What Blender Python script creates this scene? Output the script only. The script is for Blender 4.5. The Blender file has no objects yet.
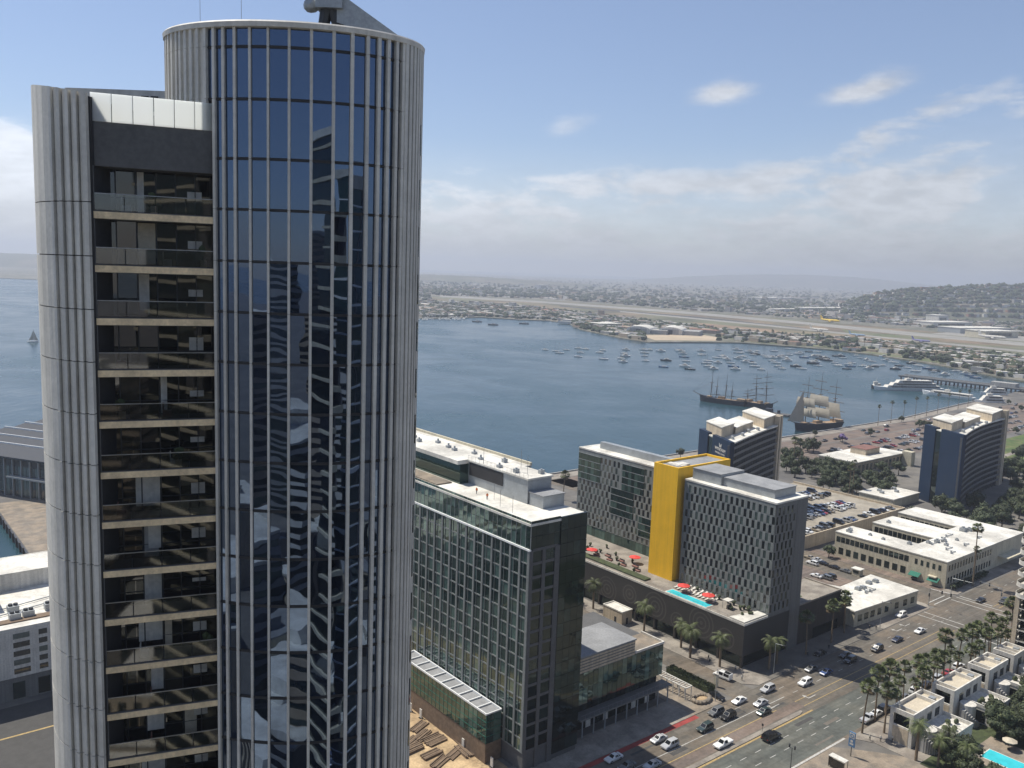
import bpy, math, random
import numpy as np
from math import sin, cos, radians as R, pi
rnd = random.Random(7)
sc = bpy.context.scene
col = sc.collection
# ------------------------------------------------------------------ camera
F, CW, CH = 869.0, 1024, 768
ROLL, PITCH, H = R(2.03), R(7.5), 110.0
fw = np.array([0, cos(PITCH), -sin(PITCH)])
r0 = np.array([1.0, 0, 0]); u0 = np.cross(r0, fw)
rt = r0*cos(ROLL) + u0*sin(ROLL); up = -r0*sin(ROLL) + u0*cos(ROLL)
from mathutils import Matrix, Vector
cam = bpy.data.cameras.new('camera'); co = bpy.data.objects.new('camera', cam); col.objects.link(co)
co.matrix_world = Matrix(((rt[0], up[0], -fw[0], 0), (rt[1], up[1], -fw[1], 0), (rt[2], up[2], -fw[2], H), (0, 0, 0, 1)))
cam.sensor_width = 36; cam.lens = 36*F/CW; cam.clip_start = 0.5; cam.clip_end = 60000
sc.camera = co
AZ = R(51.0)                                   # the street grid: u runs along the avenue, v towards the bay
Uv = np.array([sin(AZ), cos(AZ), 0]); Vv = np.array([-cos(AZ), sin(AZ), 0])
ROT = pi/2 - AZ
def ray(x, y): return rt*(x-512)/F + up*(384-y)/F + fw
def at(x, y, z=0.0):
    d = ray(x, y); return np.array([0, 0, H]) + d*((z-H)/d[2])
def atY(x, y, Y):
    d = ray(x, y); return np.array([0, 0, H]) + d*(Y/d[1])
def uv(x, y, z=0.0):
    p = at(x, y, z); return float(p@Uv), float(p@Vv)
def G(u, v, z=0.0): return Uv*u + Vv*v + np.array([0, 0, z])
# ------------------------------------------------------------------ sun, sky, exposure
SUN_EL = 60.0
sd = (-0.35)*Uv + 0.937*Vv                     # horizontal direction towards the sun
SUN_AZ = math.atan2(sd[0], sd[1])
sl = bpy.data.lights.new('sun', 'SUN'); sl.energy = 5.0; sl.angle = R(0.53); sl.color = (1.0, 0.94, 0.83)
so = bpy.data.objects.new('sun', sl); col.objects.link(so)
dirv = Vector((sd[0]*cos(R(SUN_EL)), sd[1]*cos(R(SUN_EL)), sin(R(SUN_EL))))
so.rotation_euler = dirv.to_track_quat('Z', 'Y').to_euler()
so.location = (0, 0, 400)
sc.view_settings.view_transform = 'Standard'; sc.view_settings.look = 'None'
sc.view_settings.exposure = 0.25; sc.view_settings.gamma = 1.0; sc.view_settings.use_curve_mapping = False
w = bpy.data.worlds.new('World'); sc.world = w; w.use_nodes = True
class NT:
    def __init__(s, nt): s.nt = nt
    def n(s, t, **k):
        nd = s.nt.nodes.new(t)
        for a, b in k.items(): setattr(nd, a, b)
        return nd
    def l(s, a, b): s.nt.links.new(a, b)
    def put(s, sock, v):
        if hasattr(v, 'is_output'): s.l(v, sock)
        else: sock.default_value = v
    def m(s, op, a, b=0.0, c=None, clamp=False):
        nd = s.n('ShaderNodeMath', operation=op, use_clamp=clamp)
        s.put(nd.inputs[0], a); s.put(nd.inputs[1], b)
        if c is not None: s.put(nd.inputs[2], c)
        return nd.outputs[0]
    def ramp(s, fac, stops):
        nd = s.n('ShaderNodeValToRGB'); s.put(nd.inputs[0], fac); e = nd.color_ramp.elements
        while len(e) < len(stops): e.new(0.5)
        for q, (p, c) in zip(e, stops):
            q.position = p; q.color = (c, c, c, 1) if not hasattr(c, '__len__') else tuple(c)+(1,)
        return nd.outputs[0]
    def mr(s, v, a, b, c=0.0, d=1.0, smooth=True):
        nd = s.n('ShaderNodeMapRange', interpolation_type='SMOOTHSTEP' if smooth else 'LINEAR')
        s.put(nd.inputs['Value'], v)
        for k, x in (('From Min', a), ('From Max', b), ('To Min', c), ('To Max', d)): s.put(nd.inputs[k], x)
        return nd.outputs[0]
    def mix(s, f, a, b, blend='MIX'):
        nd = s.n('ShaderNodeMix', data_type='RGBA', blend_type=blend)
        s.put(nd.inputs[0], f); s.put(nd.inputs[6], a); s.put(nd.inputs[7], b)
        return nd.outputs[2]
    def noise(s, vec, scale, detail=3, rough=.5, dist=0.0):
        nd = s.n('ShaderNodeTexNoise'); s.l(vec, nd.inputs['Vector'])
        nd.inputs['Scale'].default_value = scale; nd.inputs['Detail'].default_value = detail
        nd.inputs['Roughness'].default_value = rough; nd.inputs['Distortion'].default_value = dist
        return nd.outputs[0]
def world_sky():
    t = NT(w.node_tree); bg = w.node_tree.nodes['Background']
    sky = t.n('ShaderNodeTexSky', sky_type='NISHITA'); sky.sun_disc = False
    sky.sun_elevation = R(SUN_EL); sky.sun_rotation = SUN_AZ; sky.altitude = 100; sky.air_density = 1.0; sky.dust_density = 0.25; sky.ozone_density = 3.5
    tc = t.n('ShaderNodeTexCoord'); sp = t.n('ShaderNodeSeparateXYZ'); t.l(tc.outputs['Generated'], sp.inputs[0])
    x, y, z = sp.outputs
    el = t.m('MULTIPLY', t.m('ARCSINE', z), 57.2958)
    az = t.m('MULTIPLY', t.m('ARCTAN2', x, y), 57.2958)
    cv = t.n('ShaderNodeCombineXYZ')
    t.put(cv.inputs[0], t.m('MULTIPLY', az, 0.15)); t.put(cv.inputs[1], t.m('MULTIPLY', el, 0.40)); cv.inputs[2].default_value = 3.3
    n1 = t.noise(cv.outputs[0], 1.0, 7, .55, .3)
    n2 = t.noise(cv.outputs[0], 3.2, 5, .6, .2)
    nn = t.m('ADD', t.m('MULTIPLY', n1, .75), t.m('MULTIPLY', n2, .25))
    # the cloud bank over the horizon, taller to the right and at the far left
    top = t.m('ADD', 6.6, t.m('ADD', t.mr(az, 12, 28, 0, 4.6), t.mr(az, -24, -28, 0, .6)))
    band = t.m('MULTIPLY', t.mr(el, t.m('SUBTRACT', top, 1.0), t.m('ADD', top, 1.4), 1, 0), t.mr(el, -1, 1.5, .8, 1))
    thr = t.m('SUBTRACT', .66, t.m('MULTIPLY', band, t.m('ADD', .29, t.mr(az, -24, -28, 0, .14))))
    m1 = t.m('MULTIPLY', t.mr(nn, thr, t.m('ADD', thr, .20)), t.mr(el, 16, 20, 1, .35))
    m1 = t.m('MULTIPLY', m1, t.m('MAXIMUM', band, .06))
    mask = m1
    for (pa, pe, wa, we, k) in ((20.8, 11.2, 3.4, 1.15, 1.25), (12.6, 11.2, 2.7, 1.1, .95), (3.0, 9.2, 2.8, 1.0, .65), (28.0, 11.1, 1.5, .7, .45)):
        da = t.m('DIVIDE', t.m('SUBTRACT', az, pa), wa)
        de = t.m('DIVIDE', t.m('SUBTRACT', t.m('SUBTRACT', el, pe), t.m('MULTIPLY', da, .45)), we)
        g = t.m('POWER', 2.718, t.m('MULTIPLY', t.m('ADD', t.m('MULTIPLY', da, da), t.m('MULTIPLY', de, de)), -1.1))
        g = t.m('MULTIPLY', t.mr(t.m('ADD', g, t.m('MULTIPLY', t.m('SUBTRACT', nn, .5), 2.2)), .35, 1.25), t.m('MULTIPLY', g, k*1.2), clamp=True)
        mask = t.m('MAXIMUM', mask, g)
    veil = t.m('MULTIPLY', t.mr(el, 1.5, t.m('ADD', 8.5, t.mr(az, 12, 28, 0, 3.5)), .74, 0), t.mr(n1, .3, .65, .6, 1))
    mask = t.m('MAXIMUM', t.m('MULTIPLY', mask, .82), veil)
    lum = t.m('MULTIPLY', t.mr(el, .5, 5.0, .66, 1), t.m('ADD', t.mr(n2, .3, .7, 6.0, 7.6), t.mr(az, 25, -30, -.3, 3.2)))
    cc = t.n('ShaderNodeCombineXYZ')
    for i, k in enumerate((.97, 1.0, 1.06)): t.put(cc.inputs[i], t.m('MULTIPLY', lum, k))
    tint = t.mix(1.0, sky.outputs[0], (1.12, 1.08, 1.14, 1), 'MULTIPLY')
    tint = t.mix(.16, tint, (5.6, 6.3, 7.6, 1))
    mask = t.m('MULTIPLY', mask, t.mr(y, -.1, .35, 0, 1))
    out = t.mix(mask, tint, cc.outputs[0])
    t.l(out, bg.inputs[0]); bg.inputs[1].default_value = SKY
SKY = 0.087
world_sky()
HAZE = 0.00014
# ------------------------------------------------------------------ helpers
def tag(o, label=None, cat=None, group=None, kind=None):
    if label: o['label'] = label
    if cat: o['category'] = cat
    if group: o['group'] = group
    if kind: o['kind'] = kind
    return o
def mat(name, c, rough=.8, var=.18, scale=.35, streak=0.0, smap=(1.1, 1.1, .035), metal=0.0, ior=1.45, bump=0.0, bscale=3.0, fine=.1, tint=None, coat=0.0, rnd_obj=0.0):
    """procedural surface: broad stains, fine grain, optional second colour and bump"""
    m = bpy.data.materials.new(name); m.use_nodes = True; t = NT(m.node_tree); b = m.node_tree.nodes['Principled BSDF']
    tc = t.n('ShaderNodeTexCoord'); P = tc.outputs['Object']
    n1 = t.noise(P, scale, 5, .6, .4); n2 = t.noise(P, scale*9, 3, .6)
    f = t.m('ADD', t.mr(n1, .3, .7, 1-var, 1+var*.7), t.mr(n2, .3, .7, -fine, fine))
    if streak:
        mp = t.n('ShaderNodeMapping'); t.l(P, mp.inputs[0]); mp.inputs['Scale'].default_value = smap
        f = t.m('MULTIPLY', f, t.mr(t.noise(mp.outputs[0], 1.0, 4, .65), .32, .68, 1-streak, 1+streak*.6))
    if rnd_obj:
        oi = t.n('ShaderNodeObjectInfo'); f = t.m('MULTIPLY', f, t.m('ADD', 1-rnd_obj/2, t.m('MULTIPLY', oi.outputs['Random'], rnd_obj)))
    base = tuple(c)+(1,)
    if tint: base = t.mix(t.mr(t.noise(P, scale*.6, 4, .6), .42, .62), base, tuple(tint)+(1,))
    sv = t.n('ShaderNodeVectorMath', operation='SCALE'); t.put(sv.inputs[0], base if not isinstance(base, tuple) else base[:3]); t.l(f, sv.inputs['Scale'])
    t.l(sv.outputs[0], b.inputs['Base Color'])
    t.put(b.inputs['Roughness'], t.mr(n1, .3, .7, max(0, rough-.06), min(1, rough+.06)))
    b.inputs['Metallic'].default_value = metal; b.inputs['IOR'].default_value = ior
    if coat: b.inputs['Coat Weight'].default_value = coat; b.inputs['Coat Roughness'].default_value = .05
    if bump:
        bp = t.n('ShaderNodeBump'); bp.inputs['Strength'].default_value = bump; bp.inputs['Distance'].default_value = .1
        t.l(t.noise(P, bscale, 4, .6), bp.inputs['Height']); t.l(bp.outputs[0], b.inputs['Normal'])
    return m
def glass(name, dark, light, share=.3, rough=.04, ior=1.7, wob=.012, wscale=.4, tint=None, tilt=.03):
    """window glass: panes differ (blinds, rooms behind), gently wavy so that mirrored things bend"""
    m = bpy.data.materials.new(name); m.use_nodes = True; t = NT(m.node_tree); b = m.node_tree.nodes['Principled BSDF']
    oi = t.n('ShaderNodeObjectInfo'); ge = t.n('ShaderNodeNewGeometry'); tc = t.n('ShaderNodeTexCoord')
    f = t.m('FRACT', t.m('ADD', t.m('MULTIPLY', oi.outputs['Random'], 7.31), ge.outputs['Random Per Island']))
    c = t.mix(t.mr(f, 1-share, 1-share*.4), tuple(dark)+(1,), tuple(light)+(1,))
    n = t.noise(tc.outputs['Object'], .8, 3, .6)
    c2 = t.mix(t.mr(n, .3, .7, 0, .35), c, (0.004, .005, .006, 1))
    t.l(c2, b.inputs['Base Color']); b.inputs['Roughness'].default_value = rough; b.inputs['IOR'].default_value = ior
    if tint: b.inputs['Specular Tint'].default_value = tuple(tint)+(1,)
    wn = t.n('ShaderNodeTexWhiteNoise', noise_dimensions='1D'); t.l(t.m('MULTIPLY', f, 977.3), wn.inputs['W'])
    va = t.n('ShaderNodeVectorMath', operation='SUBTRACT'); t.l(wn.outputs['Color'], va.inputs[0]); va.inputs[1].default_value = (.5, .5, .5)
    vb = t.n('ShaderNodeVectorMath', operation='SCALE'); t.l(va.outputs[0], vb.inputs[0]); vb.inputs['Scale'].default_value = tilt
    vc = t.n('ShaderNodeVectorMath', operation='ADD'); t.l(ge.outputs['Normal'], vc.inputs[0]); t.l(vb.outputs[0], vc.inputs[1])
    vn = t.n('ShaderNodeVectorMath', operation='NORMALIZE'); t.l(vc.outputs[0], vn.inputs[0])
    t.l(vn.outputs[0], b.inputs['Normal'])
    if wob:
        bp = t.n('ShaderNodeBump'); t.l(vn.outputs[0], bp.inputs['Normal'])
        bp = bp; bp.inputs['Strength'].default_value = wob; bp.inputs['Distance'].default_value = 1.0
        t.l(t.noise(tc.outputs['Object'], wscale, 2, .5), bp.inputs['Height']); t.l(bp.outputs[0], b.inputs['Normal'])
    return m
class MB:
    def __init__(s): s.v = []; s.f = []; s.m = []
    def add(s, vs, fs, m=0):
        o = len(s.v); s.v += [tuple(map(float, p)) for p in vs]
        for f in fs: s.f.append(tuple(o+i for i in f)); s.m.append(m)
    def box(s, x0, x1, y0, y1, z0, z1, m=0):
        s.add([(x0, y0, z0), (x1, y0, z0), (x1, y1, z0), (x0, y1, z0), (x0, y0, z1), (x1, y0, z1), (x1, y1, z1), (x0, y1, z1)],
              [(0, 3, 2, 1), (4, 5, 6, 7), (0, 1, 5, 4), (1, 2, 6, 5), (2, 3, 7, 6), (3, 0, 4, 7)], m)
    def prism(s, poly, z0, z1, m=0, mt=None, mb=None):
        n = len(poly)
        a = sum(poly[i][0]*poly[(i+1) % n][1]-poly[(i+1) % n][0]*poly[i][1] for i in range(n))
        if a < 0: poly = poly[::-1]
        zt = z1 if hasattr(z1, '__len__') else [z1]*n
        if a < 0 and hasattr(z1, '__len__'): zt = zt[::-1]
        vs = [(p[0], p[1], z0) for p in poly]+[(p[0], p[1], z) for p, z in zip(poly, zt)]
        s.add(vs, [(i, (i+1) % n, n+(i+1) % n, n+i) for i in range(n)], m)
        o = len(s.v)-2*n
        s.f.append(tuple(o+n+i for i in range(n))); s.m.append(m if mt is None else mt)
        s.f.append(tuple(o+n-1-i for i in range(n))); s.m.append(m if mb is None else mb)
    def fbox(s, fr, a0, a1, t0, t1, z0, z1, m=0):
        """box on a facade frame ((px,py),(dx,dy),(nx,ny)): a along, t outward"""
        (px, py), (dx, dy), (nx, ny) = fr
        q = [(px+dx*a+nx*t, py+dy*a+ny*t) for a, t in ((a0, t0), (a1, t0), (a1, t1), (a0, t1))]
        s.prism(q, z0, z1, m)
    def tube(s, p0, p1, r0, r1=None, n=8, m=0, cap=True):
        r1 = r0 if r1 is None else r1
        p0 = Vector(p0); p1 = Vector(p1); d = (p1-p0).normalized()
        a = d.orthogonal().normalized(); b = d.cross(a)
        vs = [p0+(a*cos(2*pi*i/n)+b*sin(2*pi*i/n))*r0 for i in range(n)]+[p1+(a*cos(2*pi*i/n)+b*sin(2*pi*i/n))*r1 for i in range(n)]
        s.add(vs, [(i, (i+1) % n, n+(i+1) % n, n+i) for i in range(n)]+([tuple(range(n-1, -1, -1)), tuple(range(n, 2*n))] if cap else []), m)
    def path(s, pts, rs, n=6, m=0):
        for i in range(len(pts)-1): s.tube(pts[i], pts[i+1], rs[i], rs[i+1], n, m)
    def loft(s, secs, m=0, cap=True, close=True):
        n = len(secs[0]); o = len(s.v)
        for q in secs: s.v += [tuple(map(float, p)) for p in q]
        for i in range(len(secs)-1):
            for j in range(n if close else n-1):
                k = (j+1) % n
                s.f.append((o+i*n+j, o+i*n+k, o+(i+1)*n+k, o+(i+1)*n+j)); s.m.append(m)
        if cap:
            s.f.append(tuple(o+j for j in range(n-1, -1, -1))); s.m.append(m)
            s.f.append(tuple(o+(len(secs)-1)*n+j for j in range(n))); s.m.append(m)
    def ico(s, c, r, m=0, sub=1, jit=.15):
        vs, fs = ICO[sub]
        s.add([(c[0]+r[0]*v[0]*(1+rnd.uniform(-jit, jit)), c[1]+r[1]*v[1]*(1+rnd.uniform(-jit, jit)), c[2]+r[2]*v[2]*(1+rnd.uniform(-jit, jit))) for v in vs], fs, m)
    def mesh(s, name, mats):
        me = bpy.data.meshes.new(name); me.from_pydata(s.v, [], s.f)
        for k in (mats if isinstance(mats, (list, tuple)) else [mats]): me.materials.append(k)
        me.polygons.foreach_set('material_index', s.m); me.update()
        return me
    def build(s, name, mats, parent=None, loc=(0, 0, 0), rz=0.0, smooth=False):
        me = s.mesh(name, mats)
        if smooth: me.polygons.foreach_set('use_smooth', [True]*len(me.polygons))
        return link(name, me, parent, loc, rz)
def _ico():
    out = {}
    for k in (0, 1, 2):
        me = bpy.data.meshes.new('t')
        import bmesh
        b = bmesh.new(); bmesh.ops.create_icosphere(b, subdivisions=k+1, radius=1); b.to_mesh(me); b.free()
        out[k] = ([tuple(v.co) for v in me.vertices], [tuple(p.vertices) for p in me.polygons]); bpy.data.meshes.remove(me)
    return out
ICO = _ico()
def link(name, me, parent=None, loc=(0, 0, 0), rz=0.0, sca=None):
    o = bpy.data.objects.new(name, me); col.objects.link(o); o.parent = parent; o.location = loc; o.rotation_euler = (0, 0, rz)
    if sca is not None: o.scale = (sca,)*3 if not hasattr(sca, '__len__') else sca
    return o
def thing(name, label, cat, u=0, v=0, z=0, group=None, rz=ROT, grid=True):
    o = bpy.data.objects.new(name, None); col.objects.link(o); o.empty_display_size = 1
    o.location = G(u, v, z) if grid else (u, v, z); o.rotation_euler = (0, 0, rz)
    return tag(o, label, cat, group)
def dup(o, parent=None):
    c = o.copy(); col.objects.link(c); c.parent = parent
    for ch in o.children: dup(ch, c)
    return c
def sheet(name, poly, z, m, kind='structure', grid=True):
    """flat ground sheet from grid polygon, its origin at the grid origin"""
    b = MB(); n = len(poly); a = sum(poly[i][0]*poly[(i+1) % n][1]-poly[(i+1) % n][0]*poly[i][1] for i in range(n))
    if a < 0: poly = poly[::-1]
    b.add([(p[0], p[1], z) for p in poly], [tuple(range(n))])
    o = b.build(name, m, None, (0, 0, 0), ROT if grid else 0); o['kind'] = kind
    return o
def rect(u0, u1, v0, v1): return [(u0, v0), (u1, v0), (u1, v1), (u0, v1)]
def panes(root, wins, mats, near=None, name='window', limit=100, frames=None):
    """wins: list of (frame, a0, a1, t0, t1, z0, z1); the first hundred nearest the camera are parts, the rest one part of stuff"""
    def key(wn):
        (px, py), d, n = wn[0]; a = (wn[1]+wn[2])/2
        p = (root.matrix_basis @ Vector((px+d[0]*a, py+d[1]*a, wn[5])))
        return (p-Vector((0, 0, H))).length
    wins = sorted(wins, key=key); rest = MB()
    for i, wn in enumerate(wins):
        if i < limit:
            b = MB(); b.fbox(*wn); b.build(name, mats, root)
        else: rest.fbox(*wn)
    if rest.v: rest.build(name, mats, root)['kind'] = 'stuff'
def add_rail(mb, pts, z0, h, m=0, r=.03, step=1.5):
    for p, q in zip(pts, pts[1:]):
        L = math.dist(p, q); k = max(1, int(L/step))
        mb.tube((p[0], p[1], z0+h), (q[0], q[1], z0+h), r, n=4, m=m)
        for i in range(k+1):
            x, y = p[0]+(q[0]-p[0])*i/k, p[1]+(q[1]-p[1])*i/k
            mb.tube((x, y, z0), (x, y, z0+h), r, n=4, m=m)
# ------------------------------------------------------------------ materials
M = {}
M['ground'] = mat('ground', (.15, .14, .125), .9, .25, .05, tint=(.11, .105, .1), bump=.1)
M['asphalt'] = mat('asphalt', (.118, .106, .088), .85, .2, .12, fine=.14, tint=(.15, .122, .092), bump=.1, bscale=8, streak=.22, smap=(.02, .55, 1))
M['asphalt_green'] = mat('asphalt_worn', (.112, .112, .094), .85, .2, .1, fine=.14, tint=(.088, .094, .083), streak=.22, smap=(.02, .55, 1))
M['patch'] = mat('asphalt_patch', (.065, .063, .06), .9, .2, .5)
M['patch_l'] = mat('asphalt_patch_pale', (.14, .125, .105), .9, .2, .5)
M['lot'] = mat('lot_asphalt', (.17, .13, .105), .9, .2, .12, fine=.12, tint=(.14, .115, .1), streak=.22, smap=(.02, .55, 1))
M['deck'] = mat('deck_concrete', (.3, .27, .22), .9, .2, .2)
M['pave'] = mat('pavement', (.26, .235, .2), .9, .22, .25, fine=.1, tint=(.2, .175, .15))
M['tanpave'] = mat('tan_paving', (.25, .205, .155), .9, .25, .3, tint=(.19, .165, .135))
M['redpaint'] = mat('red_paint', (.27, .045, .04), .8, .25, .5)
M['white_line'] = mat('white_line', (.42, .41, .38), .8, .25, 1.5)
M['yellow_line'] = mat('yellow_line', (.36, .26, .11), .8, .25, 1.5)
M['dirt'] = mat('dirt', (.44, .32, .185), .95, .3, .2, fine=.15, tint=(.3, .21, .12), bump=.6, bscale=1.2)
M['grass'] = mat('grass', (.07, .11, .03), .95, .3, .2, tint=(.12, .13, .05), bump=.5)
M['conc'] = mat('concrete', (.33, .325, .31), .8, .14, .3, fine=.06, streak=0.2)
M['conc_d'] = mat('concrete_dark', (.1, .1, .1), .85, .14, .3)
M['stone'] = mat('pale_stone', (.6, .575, .515), .6, .10, .4, fine=.05, streak=0.16)
M['groove'] = mat('dark_joint', (.03, .03, .032), .8)
M['fascia'] = mat('beige_fascia', (.74, .58, .36), .7, .15, .5, streak=0.12)
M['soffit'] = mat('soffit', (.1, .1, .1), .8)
M['white'] = mat('white_paint', (.6, .575, .52), .7, .12, .3, streak=0.16)
M['roof'] = mat('white_roof', (.66, .64, .58), .8, .2, .12, tint=(.5, .48, .43))
M['roofgray'] = mat('gray_roof', (.24, .245, .25), .8, .18, .2)
M['metal'] = mat('painted_metal', (.34, .36, .37), .5, .12, .5, metal=.4)
M['metal_d'] = mat('dark_metal', (.05, .052, .055), .5, .15, .5, metal=.4)
M['rail'] = mat('rail_metal', (.3, .31, .32), .35, .1, metal=.7)
M['yellow'] = mat('yellow_panel', (.9, .52, .022), .55, .05, .2, fine=.02, streak=0.07)
M['cream'] = mat('cream_stucco', (.52, .475, .36), .85, .12, .25, streak=0.14)
M['tan'] = mat('tan_stucco', (.5, .42, .31), .85, .14, .25, streak=0.16)
M['navy'] = mat('navy_paint', (.002, .016, .045), .55, .12, .2, streak=0.12)
M['hotelgray'] = mat('gray_panel', (.21, .228, .222), .6, .1, .5, streak=0.14)
M['hotelgray2'] = mat('shaded_block_wall', (.15, .15, .145), .7, .1, .4, streak=0.14)
M['brown'] = mat('dark_brown_wall', (.05, .043, .037), .8, .14, .25, streak=0.2)
M['icpier'] = mat('gray_pier', (.19, .205, .2), .6, .1, .5, streak=0.14)
M['band'] = mat('balcony_band', (.12, .12, .12), .7, .15, .5)
M['glass'] = glass('window_glass', (.012, .018, .018), (.085, .12, .11), .45, ior=1.9)
M['glass_g'] = glass('green_glass', (.014, .03, .026), (.07, .12, .105), .45, ior=1.9, wob=.02, wscale=.25, tint=(.72, 1.0, .9))
M['glass_k'] = glass('black_glass', (.006, .009, .008), (.02, .032, .03), .3, ior=1.55, tint=(.75, 1.0, .95))
M['glass_b'] = glass('blue_tower_glass', (.004, .007, .016), (.010, .014, .03), .4, ior=2.5, rough=.012, wob=.017, wscale=.24, tint=(.5, .68, 1.0), tilt=.022)
M['glass_bal'] = glass('balcony_door_glass', (.01, .01, .011), (.05, .045, .035), .3, ior=1.75, rough=.02, wob=.006, wscale=.3)
M['steelwhite'] = mat('white_steel', (.7, .71, .7), .5, .08)
M['slate'] = mat('dark_slate', (.06, .065, .075), .9, .15)
M['wood'] = mat('timber', (.17, .12, .08), .85, .25, 1.0)
M['trunk'] = mat('palm_trunk', (.2, .15, .1), .95, .25, 2.0, bump=.5)
M['bark'] = mat('bark', (.09, .07, .05), .95, .25, 2.0)
M['frond'] = mat('palm_frond', (.085, .105, .035), .6, .3, .8, rnd_obj=.4)
M['deadfrond'] = mat('dead_frond', (.2, .15, .08), .9, .3, .8)
M['leaf'] = mat('leaf', (.04, .055, .024), .7, .4, .5, rnd_obj=.6)
M['leaf_l'] = mat('leaf_light', (.08, .092, .036), .7, .35, .5, rnd_obj=.5)
M['purple'] = mat('purple_blossom', (.17, .12, .26), .8, .3, .6)
M['hedge'] = mat('hedge_leaf', (.05, .065, .025), .8, .4, .8, bump=.8)
M['pool'] = mat('pool_water', (.05, .5, .56), .1, .12, .3, fine=.03)
M['red'] = mat('red_canvas', (.62, .06, .05), .8, .1)
M['canvas'] = mat('pale_canvas', (.5, .44, .34), .8, .1)
M['green'] = mat('green_awning', (.02, .14, .1), .8, .15)
M['hull_w'] = mat('white_hull', (.72, .73, .72), .4, .06)
M['hull_d'] = mat('dark_hull', (.03, .035, .045), .5, .1)
M['hull_b'] = mat('blue_hull', (.05, .12, .25), .5, .1)
M['deckw'] = mat('teak_deck', (.33, .23, .14), .8, .2)
M['sail'] = mat('sail_canvas', (.4, .365, .3), .9, .08)
M['spar'] = mat('wooden_spar', (.09, .065, .045), .8, .15)
M['tyre'] = mat('tyre', (.02, .02, .02), .9)
M['carglass'] = mat('car_glass', (.012, .014, .016), .05, .05, ior=1.6)
M['lamp'] = mat('headlamp', (.6, .6, .58), .15, .03)
M['tail'] = mat('tail_lamp', (.35, .02, .02), .2, .03)
M['plum'] = mat('plum_paint', (.2, .1, .08), .8, .2)
PAINT = {k: mat('car_paint_'+k, c, .3, .02, .3, coat=.8, fine=.01) for k, c in dict(white=(.72, .72, .7), black=(.012, .012, .013), silver=(.42, .43, .44),
    gray=(.13, .135, .14), teal=(.035, .055, .055), red=(.32, .03, .03), blue=(.03, .06, .17), tan=(.35, .3, .22), navy=(.02, .025, .05)).items()}
def parapet_glass():
    m = bpy.data.materials.new('milk_glass'); m.use_nodes = True; t = NT(m.node_tree); b = m.node_tree.nodes['Principled BSDF']
    b.inputs['Base Color'].default_value = (.95, .97, .95, 1); b.inputs['Roughness'].default_value = .25
    tr = t.n('ShaderNodeBsdfTranslucent'); tr.inputs[0].default_value = (.97, .99, .98, 1)
    mx = t.n('ShaderNodeMixShader'); mx.inputs[0].default_value = .85
    t.l(b.outputs[0], mx.inputs[1]); t.l(tr.outputs[0], mx.inputs[2]); t.l(mx.outputs[0], m.node_tree.nodes['Material Output'].inputs[0])
    return m
M['milk'] = parapet_glass()
def clear_glass():
    m = bpy.data.materials.new('clear_balustrade'); m.use_nodes = True; t = NT(m.node_tree)
    g = t.n('ShaderNodeBsdfGlossy'); g.inputs['Roughness'].default_value = .03; g.inputs[0].default_value = (.8, .8, .8, 1)
    tr = t.n('ShaderNodeBsdfTransparent'); tr.inputs[0].default_value = (.62, .64, .64, 1)
    fr = t.n('ShaderNodeFresnel'); fr.inputs[0].default_value = 1.6
    mx = t.n('ShaderNodeMixShader'); t.l(t.m('ADD', fr.outputs[0], .05), mx.inputs[0]); t.l(tr.outputs[0], mx.inputs[1]); t.l(g.outputs[0], mx.inputs[2])
    t.l(mx.outputs[0], m.node_tree.nodes['Material Output'].inputs[0])
    return m
M['clear'] = clear_glass()
def water_mat():
    m = bpy.data.materials.new('bay_water'); m.use_nodes = True; t = NT(m.node_tree); b = m.node_tree.nodes['Principled BSDF']
    tc = t.n('ShaderNodeTexCoord'); P = tc.outputs['Object']
    n = t.noise(P, .0035, 5, .6, .8); n3 = t.noise(P, .02, 4, .6, .5)
    c = t.mix(t.mr(n, .35, .65), (.015, .044, .058, 1), (.021, .056, .071, 1))
    t.l(c, b.inputs['Base Color']); t.put(b.inputs['Roughness'], t.mr(t.m('ADD', n, t.m('MULTIPLY', n3, .4)), .5, .9, .16, .30)); b.inputs['IOR'].default_value = 1.33
    bp = t.n('ShaderNodeBump'); bp.inputs['Strength'].default_value = .5; bp.inputs['Distance'].default_value = .6
    mp = t.n('ShaderNodeMapping'); t.l(P, mp.inputs[0]); mp.inputs['Rotation'].default_value[2] = .5; mp.inputs['Scale'].default_value = (1, .45, 1)
    h = t.m('ADD', t.noise(mp.outputs[0], .16, 5, .65), t.m('MULTIPLY', t.noise(mp.outputs[0], .035, 3, .6), 2.0))
    t.l(h, bp.inputs['Height']); t.l(bp.outputs[0], b.inputs['Normal'])
    return m
M['water'] = water_mat()
def far_land_mat():
    m = bpy.data.materials.new('far_land'); m.use_nodes = True; t = NT(m.node_tree); b = m.node_tree.nodes['Principled BSDF']
    tc = t.n('ShaderNodeTexCoord'); P = tc.outputs['Object']
    a = t.mr(t.noise(P, .004, 6, .65), .4, .6); b2 = t.mr(t.noise(P, .015, 5, .7), .42, .58); d = t.mr(t.noise(P, .05, 3, .7), .45, .6)
    c = t.mix(a, (.10, .10, .07, 1), (.19, .17, .135, 1)); c = t.mix(t.m('MULTIPLY', b2, .7), c, (.05, .062, .035, 1)); c = t.mix(t.m('MULTIPLY', d, .5), c, (.26, .235, .2, 1))
    t.l(c, b.inputs['Base Color']); b.inputs['Roughness'].default_value = 1
    return m
M['farland'] = far_land_mat()
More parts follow.
